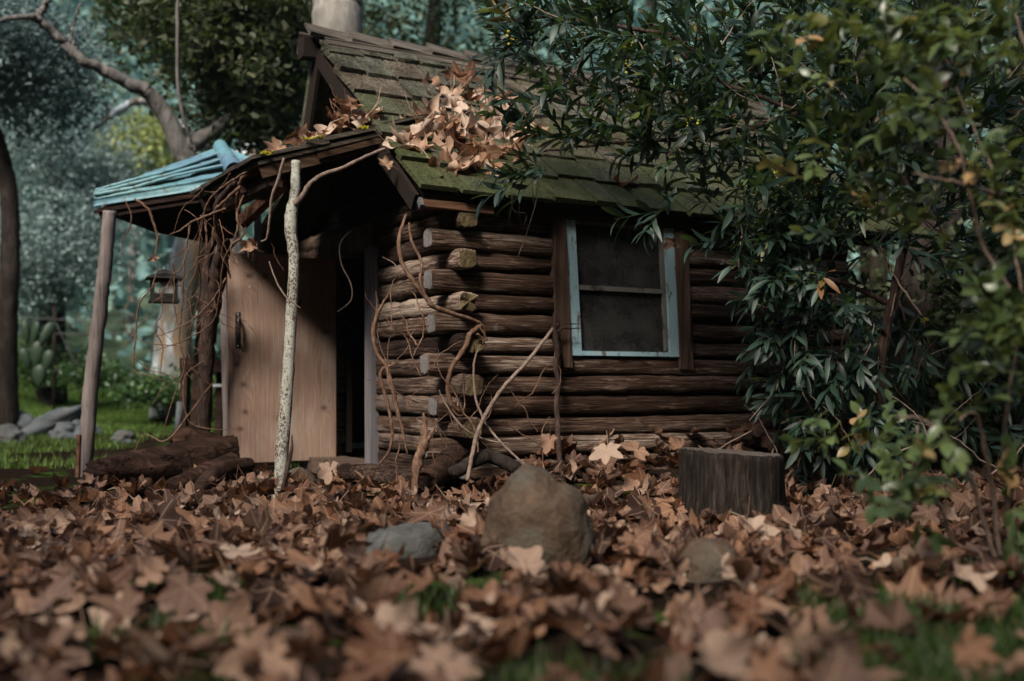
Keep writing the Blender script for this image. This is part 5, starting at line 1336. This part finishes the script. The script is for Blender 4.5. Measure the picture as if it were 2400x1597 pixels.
crown('foliage', M['sunny'], t, [el(300, 370, 21, 75, 65, 1.2), el(340, 320, 21.5, 50, 45, 1)], 6000, .10, .5)
for k, (u, Y, ru, lab, mt, nn) in enumerate([(1000, 12.5, 260, 'green tree directly behind the ridge right of the big sycamore trunk', 'oak', 12000), (1500, 14, 330, 'teal green tree beyond the laurel over the roof', 'teal', 9000), (2000, 13, 330, 'dark oak in the gloom behind the right end of cabin', 'oak', 9000), (2350, 11, 250, 'dark oak at the far right behind the laurel', 'oak', 8000)]):
    bb = base(u, Y)
    tree('oak_tree', lab, bb, [bb]+D((u+10, 600, Y), (u-10, 300, Y), (u, 0, Y)), [.2, .16, .13, .07], M['dark_bark'], None,
         [el(u, 150, Y, ru, 180, 1.3), el(u+40, 450, Y, ru*.9, 200, 1.2), el(u-30, 780, Y, ru*.8, 170, 1.0)], nn, .085 if mt == 'oak' else .12, M[mt], 'oaks behind the cabin' if mt == 'oak' else None, .4)
crown('added_shade_foliage', M['shrub'], os_, [(.9, -2.0, 3.7, 1.4, .75, .6), (-.6, -2.6, 3.9, 1.5, .6, .6), (2.1, -.6, 3.2, .8, .9, .7), (1.35, 2.8, 3.6, .95, .75, .5), (2.1, 2.3, 3.4, 1.0, .9, .5), (1.95, 3.4, 3.2, .9, .7, .5), (1.0, 2.0, 3.8, .8, .7, .4)], 15000, .075, .3, 40)  # unseen foliage added overhead to shade the foreground and right side
# dark trunk at far right and a grey post
bb = base(2120, 7.6)
tree('oak_tree', 'thick dark trunk standing in shade behind the laurel stem', bb, [bb]+D((2110, 900, 7.6), (2130, 700, 7.6), (2160, 300, 7.7), (2150, -100, 7.8)), [.3, .24, .2, .18, .15], M['dark_bark'], None, [el(2150, -150, 7.8, 350, 120, 1)], 3000, .08, M['oak'])
b = MB(); p0 = base(2350, 6.4); b.bar(p0-Vector((0, 0, .05)), Pd(2335, 810, 6.4), .07, .09, (0, 1, 0), jit=.006)
loose('fence_post', 'short weathered grey post in shade at the right photo edge', 'post', b, M['dark_bark'], smooth=False)
# shrubs in the gloom on the right
for (u, v, Y, ru, rv, lab) in [(2150, 980, 7.0, 260, 120, 'dark low bush behind the laurel at right'), (1980, 900, 8.6, 160, 160, 'dark bush beyond the right end of the cabin'), (2330, 700, 6.8, 170, 260, 'tall dark bush at the right photo edge behind the laurel')]:
    bb = base(u, Y); t = empty('shade_bush', bb); tag(t, lab, 'bush')
    b = MB()
    for a in range(5): b.tube([bb, bb+Vector((random.uniform(-.3, .3), random.uniform(-.2, .2), .4)), bb+Vector((random.uniform(-.6, .6), random.uniform(-.4, .4), .9))], [.02, .014, .005], 6, 12, .01)
    build_rel(b, 'stems', M['dark_bark'], t); crown('foliage', M['oak'], t, [el(u, v, Y, ru, rv, .6)], 4500, .075, .25)
# undergrowth below the trees at left
for (u, v, Y, ru, rv, n, lab) in [(110, 838, 14.5, 120, 48, 3500, 'dark green bramble at the grass edge under the cactus'), (385, 900, 11.3, 110, 26, 3600, 'low leafy bush at the foot of the white sycamore'), (480, 838, 13.5, 90, 42, 2000, 'leafy bush behind the bench'), (215, 860, 13.6, 70, 28, 1500, 'small leafy bush behind the shelter post')]:
    bb = base(u, Y); t = empty('bramble_bush', bb); tag(t, lab, 'bush')
    b = MB()
    for a in range(6): b.tube([bb, bb+Vector((random.uniform(-.2, .2), 0, .2)), bb+Vector((random.uniform(-.5, .5), random.uniform(-.3, .3), .4))], [.012, .009, .003], 5, 10, .01)
    build_rel(b, 'stems', M['dark_bark'], t); crown('foliage', M['herb'], t, [el(u, v, Y, ru, rv, .5)], n, .06, .2, 40)
# prickly pear
cp = base(85, 12.4); ct = empty('prickly_pear', cp); tag(ct, 'prickly pear cactus with upright green pads by the wire fence', 'cactus')
def pad(u, v, w, h, rz, tilt):
    bm = bmesh.new(); bmesh.ops.create_uvsphere(bm, u_segments=14, v_segments=9, radius=1)
    for q in bm.verts:
        t = q.co.z; q.co.x *= (.75+.25*t)
    p = Pd(u, v, 12.4); m = Matrix.Translation(p-cp) @ Matrix.Rotation(rz, 4, 'Z') @ Matrix.Rotation(tilt, 4, 'Y') @ Matrix.Diagonal((w/2, .035, h/2, 1))
    bm.transform(m); me = bpy.data.meshes.new('pad'); bm.to_mesh(me); bm.free(); me.materials.append(M['cactus'])
    me.polygons.foreach_set('use_smooth', [True]*len(me.polygons)); link('pad', me, ct)
for a in [(60, 765, .13, .28, .2, -.1), (80, 770, .14, .3, -.3, .25), (108, 768, .16, .3, .4, .5), (85, 815, .2, .3, .1, .1), (60, 825, .16, .25, .3, -.3), (110, 830, .17, .25, .0, .2), (90, 865, .2, .26, 0, 0)]: pad(*a)
# wire fence
wf = empty('wire_fence', base(130, 13.2)); tag(wf, 'thin wire fence with slim stakes crossing the left background', 'fence')
b = MB(); b.tube([Pd(-40, 722, 13.2), Pd(120, 735, 13.2), Pd(270, 738, 13.2), Pd(480, 728, 13.2)], .006, 5, 20); b.tube([Pd(-40, 760, 13.2), Pd(130, 768, 13.2), Pd(480, 762, 13.2)], .006, 5, 16); b.tube([Pd(130, 745, 13.2), Pd(155, 800, 13.2), Pd(185, 860, 13.2)], .008, 5, 10)
build_rel(b, 'wire', M['wire'], wf)
for u in (125, 415, -30): b = MB(); b.tube([base(u, 13.2), Pd(u, 705, 13.2)], .022, 6); build_rel(b, 'stake', M['dark_bark'], wf)

# hillside brush as one far mass -----------------------------------------------
def hill_brush():
    n = 9000; y = rng.uniform(19, 60, n); x = rng.uniform(-.6, .6, n)*y
    c = np.stack([x, y, H(x, y)+rng.uniform(.1, 1.8, n)], 1); per = 9
    P = (c[:, None]+rng.normal(0, .6, (n, per, 3))).reshape(-1, 3); N = len(P)
    V, Fl, T, UV = scatter(QL, P, rots(N, 1.5), .30*rng.uniform(.5, 1.4, N), np.clip(rng.normal(.5, .25, N), 0, 1))
    o = fast_mesh('hillside_brush', V, Fl, M['teal'], T, smooth=False); tag(o, 'pale haze tinted brush covering the far hillside', 'brush', kind='stuff')
hill_brush()

# grass --------------------------------------------------------------------
def grass(name, label, mat, X, Y, h, keepf=None, lean=.5):
    n = len(X)
    V = np.array([(-.5, 0, 0), (.5, 0, 0), (.32, .12, .55), (-.32, .12, .55), (0, .4, 1.0)]); V[:, 0] *= .09
    tm = [(V, [np.array([(0, 1, 2, 3)]), np.array([(3, 2, 4)])], np.zeros((5, 3)))]
    a = rng.uniform(0, 6.3, n); z = np.stack([rng.normal(0, lean*.4, n), rng.normal(0, lean*.4, n), np.ones(n)], 1)
    Vv, Fl, T, UV = scatter(tm, np.stack([X, Y, H(X, Y)-.004], 1), frames(z, a), h*rng.uniform(.5, 1.3, n), np.clip(rng.normal(.5, .25, n), 0, 1))
    o = fast_mesh(name, Vv, Fl, mat, T, smooth=False); tag(o, label, 'grass', kind='stuff')
n = 60000; Y = rng.uniform(7.2, 19, n); X = rng.uniform(-.56, -.1, n)*Y
k = (wav(X*1.1+1, Y*1.4) > -.28+.35*(Y < 9)); grass('grass_lawn', 'bright green grass growing behind the shelter', M['grass'], X[k], Y[k], .05)
n = 15000; Y = rng.uniform(1.6, 2.9, n); X = rng.uniform(.26, .55, n)*Y; k = wav(X*3, Y*3) > -.25
X2 = rng.uniform(-.5, .5, 16000); Y2 = rng.uniform(1.5, 3.3, 16000); X2 = X2*Y2; k2 = (wav(X2*2.1+3, Y2*2.3) > .74) | ((X2 < -.24*Y2) & (Y2 < 2.9) & (wav(X2*3.3, Y2*3.1) > -.05))
grass('grass_tufts', 'dark green grass tufts poking through the leaves at the front', M['grass_dark'], np.concatenate([X[k], X2[k2]]), np.concatenate([Y[k], Y2[k2]]), .06)
n = 9000; Y = rng.uniform(5.5, 14, n); X = rng.uniform(.24, .5, n)*Y; s_ = CA*(X-CX)+SA*(Y-CY); k = (s_ > 2.9)
grass('grass_verge', 'green grass glimpsed beyond the right end of the cabin', M['grass'], X[k], Y[k], .09)

# haze ---------------------------------------------------------------------
def haze():
    n = NT('valley_haze'); v = n.node('ShaderNodeVolumePrincipled'); v.inputs['Color'].default_value = (.60, .82, .84, 1)
    v.inputs['Density'].default_value = .0005; v.inputs['Anisotropy'].default_value = .2
    n.t.links.new(v.outputs[0], n.out.inputs['Volume'])
    b = MB(); b.box((0, 19, 18.3), (100, 96, 39.4)); o = b.build('haze', n.mat); tag(o, 'thin bluish air between the trees up the hillside', 'haze', kind='stuff')
haze()
# ------------------------------------------------------------------ sky, sun, camera
SUN_EL, SUN_AZ = R(43), R(204)       # azimuth measured clockwise from +Y (north)
w = bpy.data.worlds.new('World'); S.world = w; w.use_nodes = True
nt = w.node_tree; bg = nt.nodes['Background']; sky = nt.nodes.new('ShaderNodeTexSky'); sky.sky_type = 'NISHITA'; sky.sun_disc = False
sky.sun_elevation = SUN_EL; sky.sun_rotation = SUN_AZ; sky.air_density = 1.0; sky.dust_density = 2.0
nt.links.new(sky.outputs[0], bg.inputs[0]); bg.inputs[1].default_value = .06
sd = bpy.data.lights.new('sun', 'SUN'); sd.energy = 2.7; sd.angle = R(18); sd.color = (1, .91, .80)
so = bpy.data.objects.new('sun', sd); COL.objects.link(so)
dirv = Vector((math.sin(SUN_AZ)*math.cos(SUN_EL), math.cos(SUN_AZ)*math.cos(SUN_EL), math.sin(SUN_EL)))
so.rotation_euler = dirv.to_track_quat('Z', 'Y').to_euler(); so.location = dirv*20

cd = bpy.data.cameras.new('camera'); cam = bpy.data.objects.new('camera', cd); COL.objects.link(cam)
cam.location = (0, 0, CH); cam.rotation_euler = (R(90), 0, 0)
cd.sensor_width = 36; cd.lens = 36*F/2400; cd.shift_y = (V0-798.5)/2400; cd.clip_start = .05; cd.clip_end = 400
cd.dof.use_dof = True; cd.dof.focus_distance = 5.0; cd.dof.aperture_fstop = 1.4; cd.dof.aperture_blades = 0
S.camera = cam
S.view_settings.view_transform = 'Standard'; S.view_settings.look = 'None'; S.view_settings.exposure = 1.45; S.view_settings.gamma = 1
S.render.engine = 'CYCLES'
S.cycles.use_denoising = True
try: S.cycles.denoiser = 'OPENIMAGEDENOISE'
except Exception: pass
S.cycles.max_bounces = 6; S.cycles.diffuse_bounces = 2; S.cycles.glossy_bounces = 2; S.cycles.transparent_max_bounces = 8
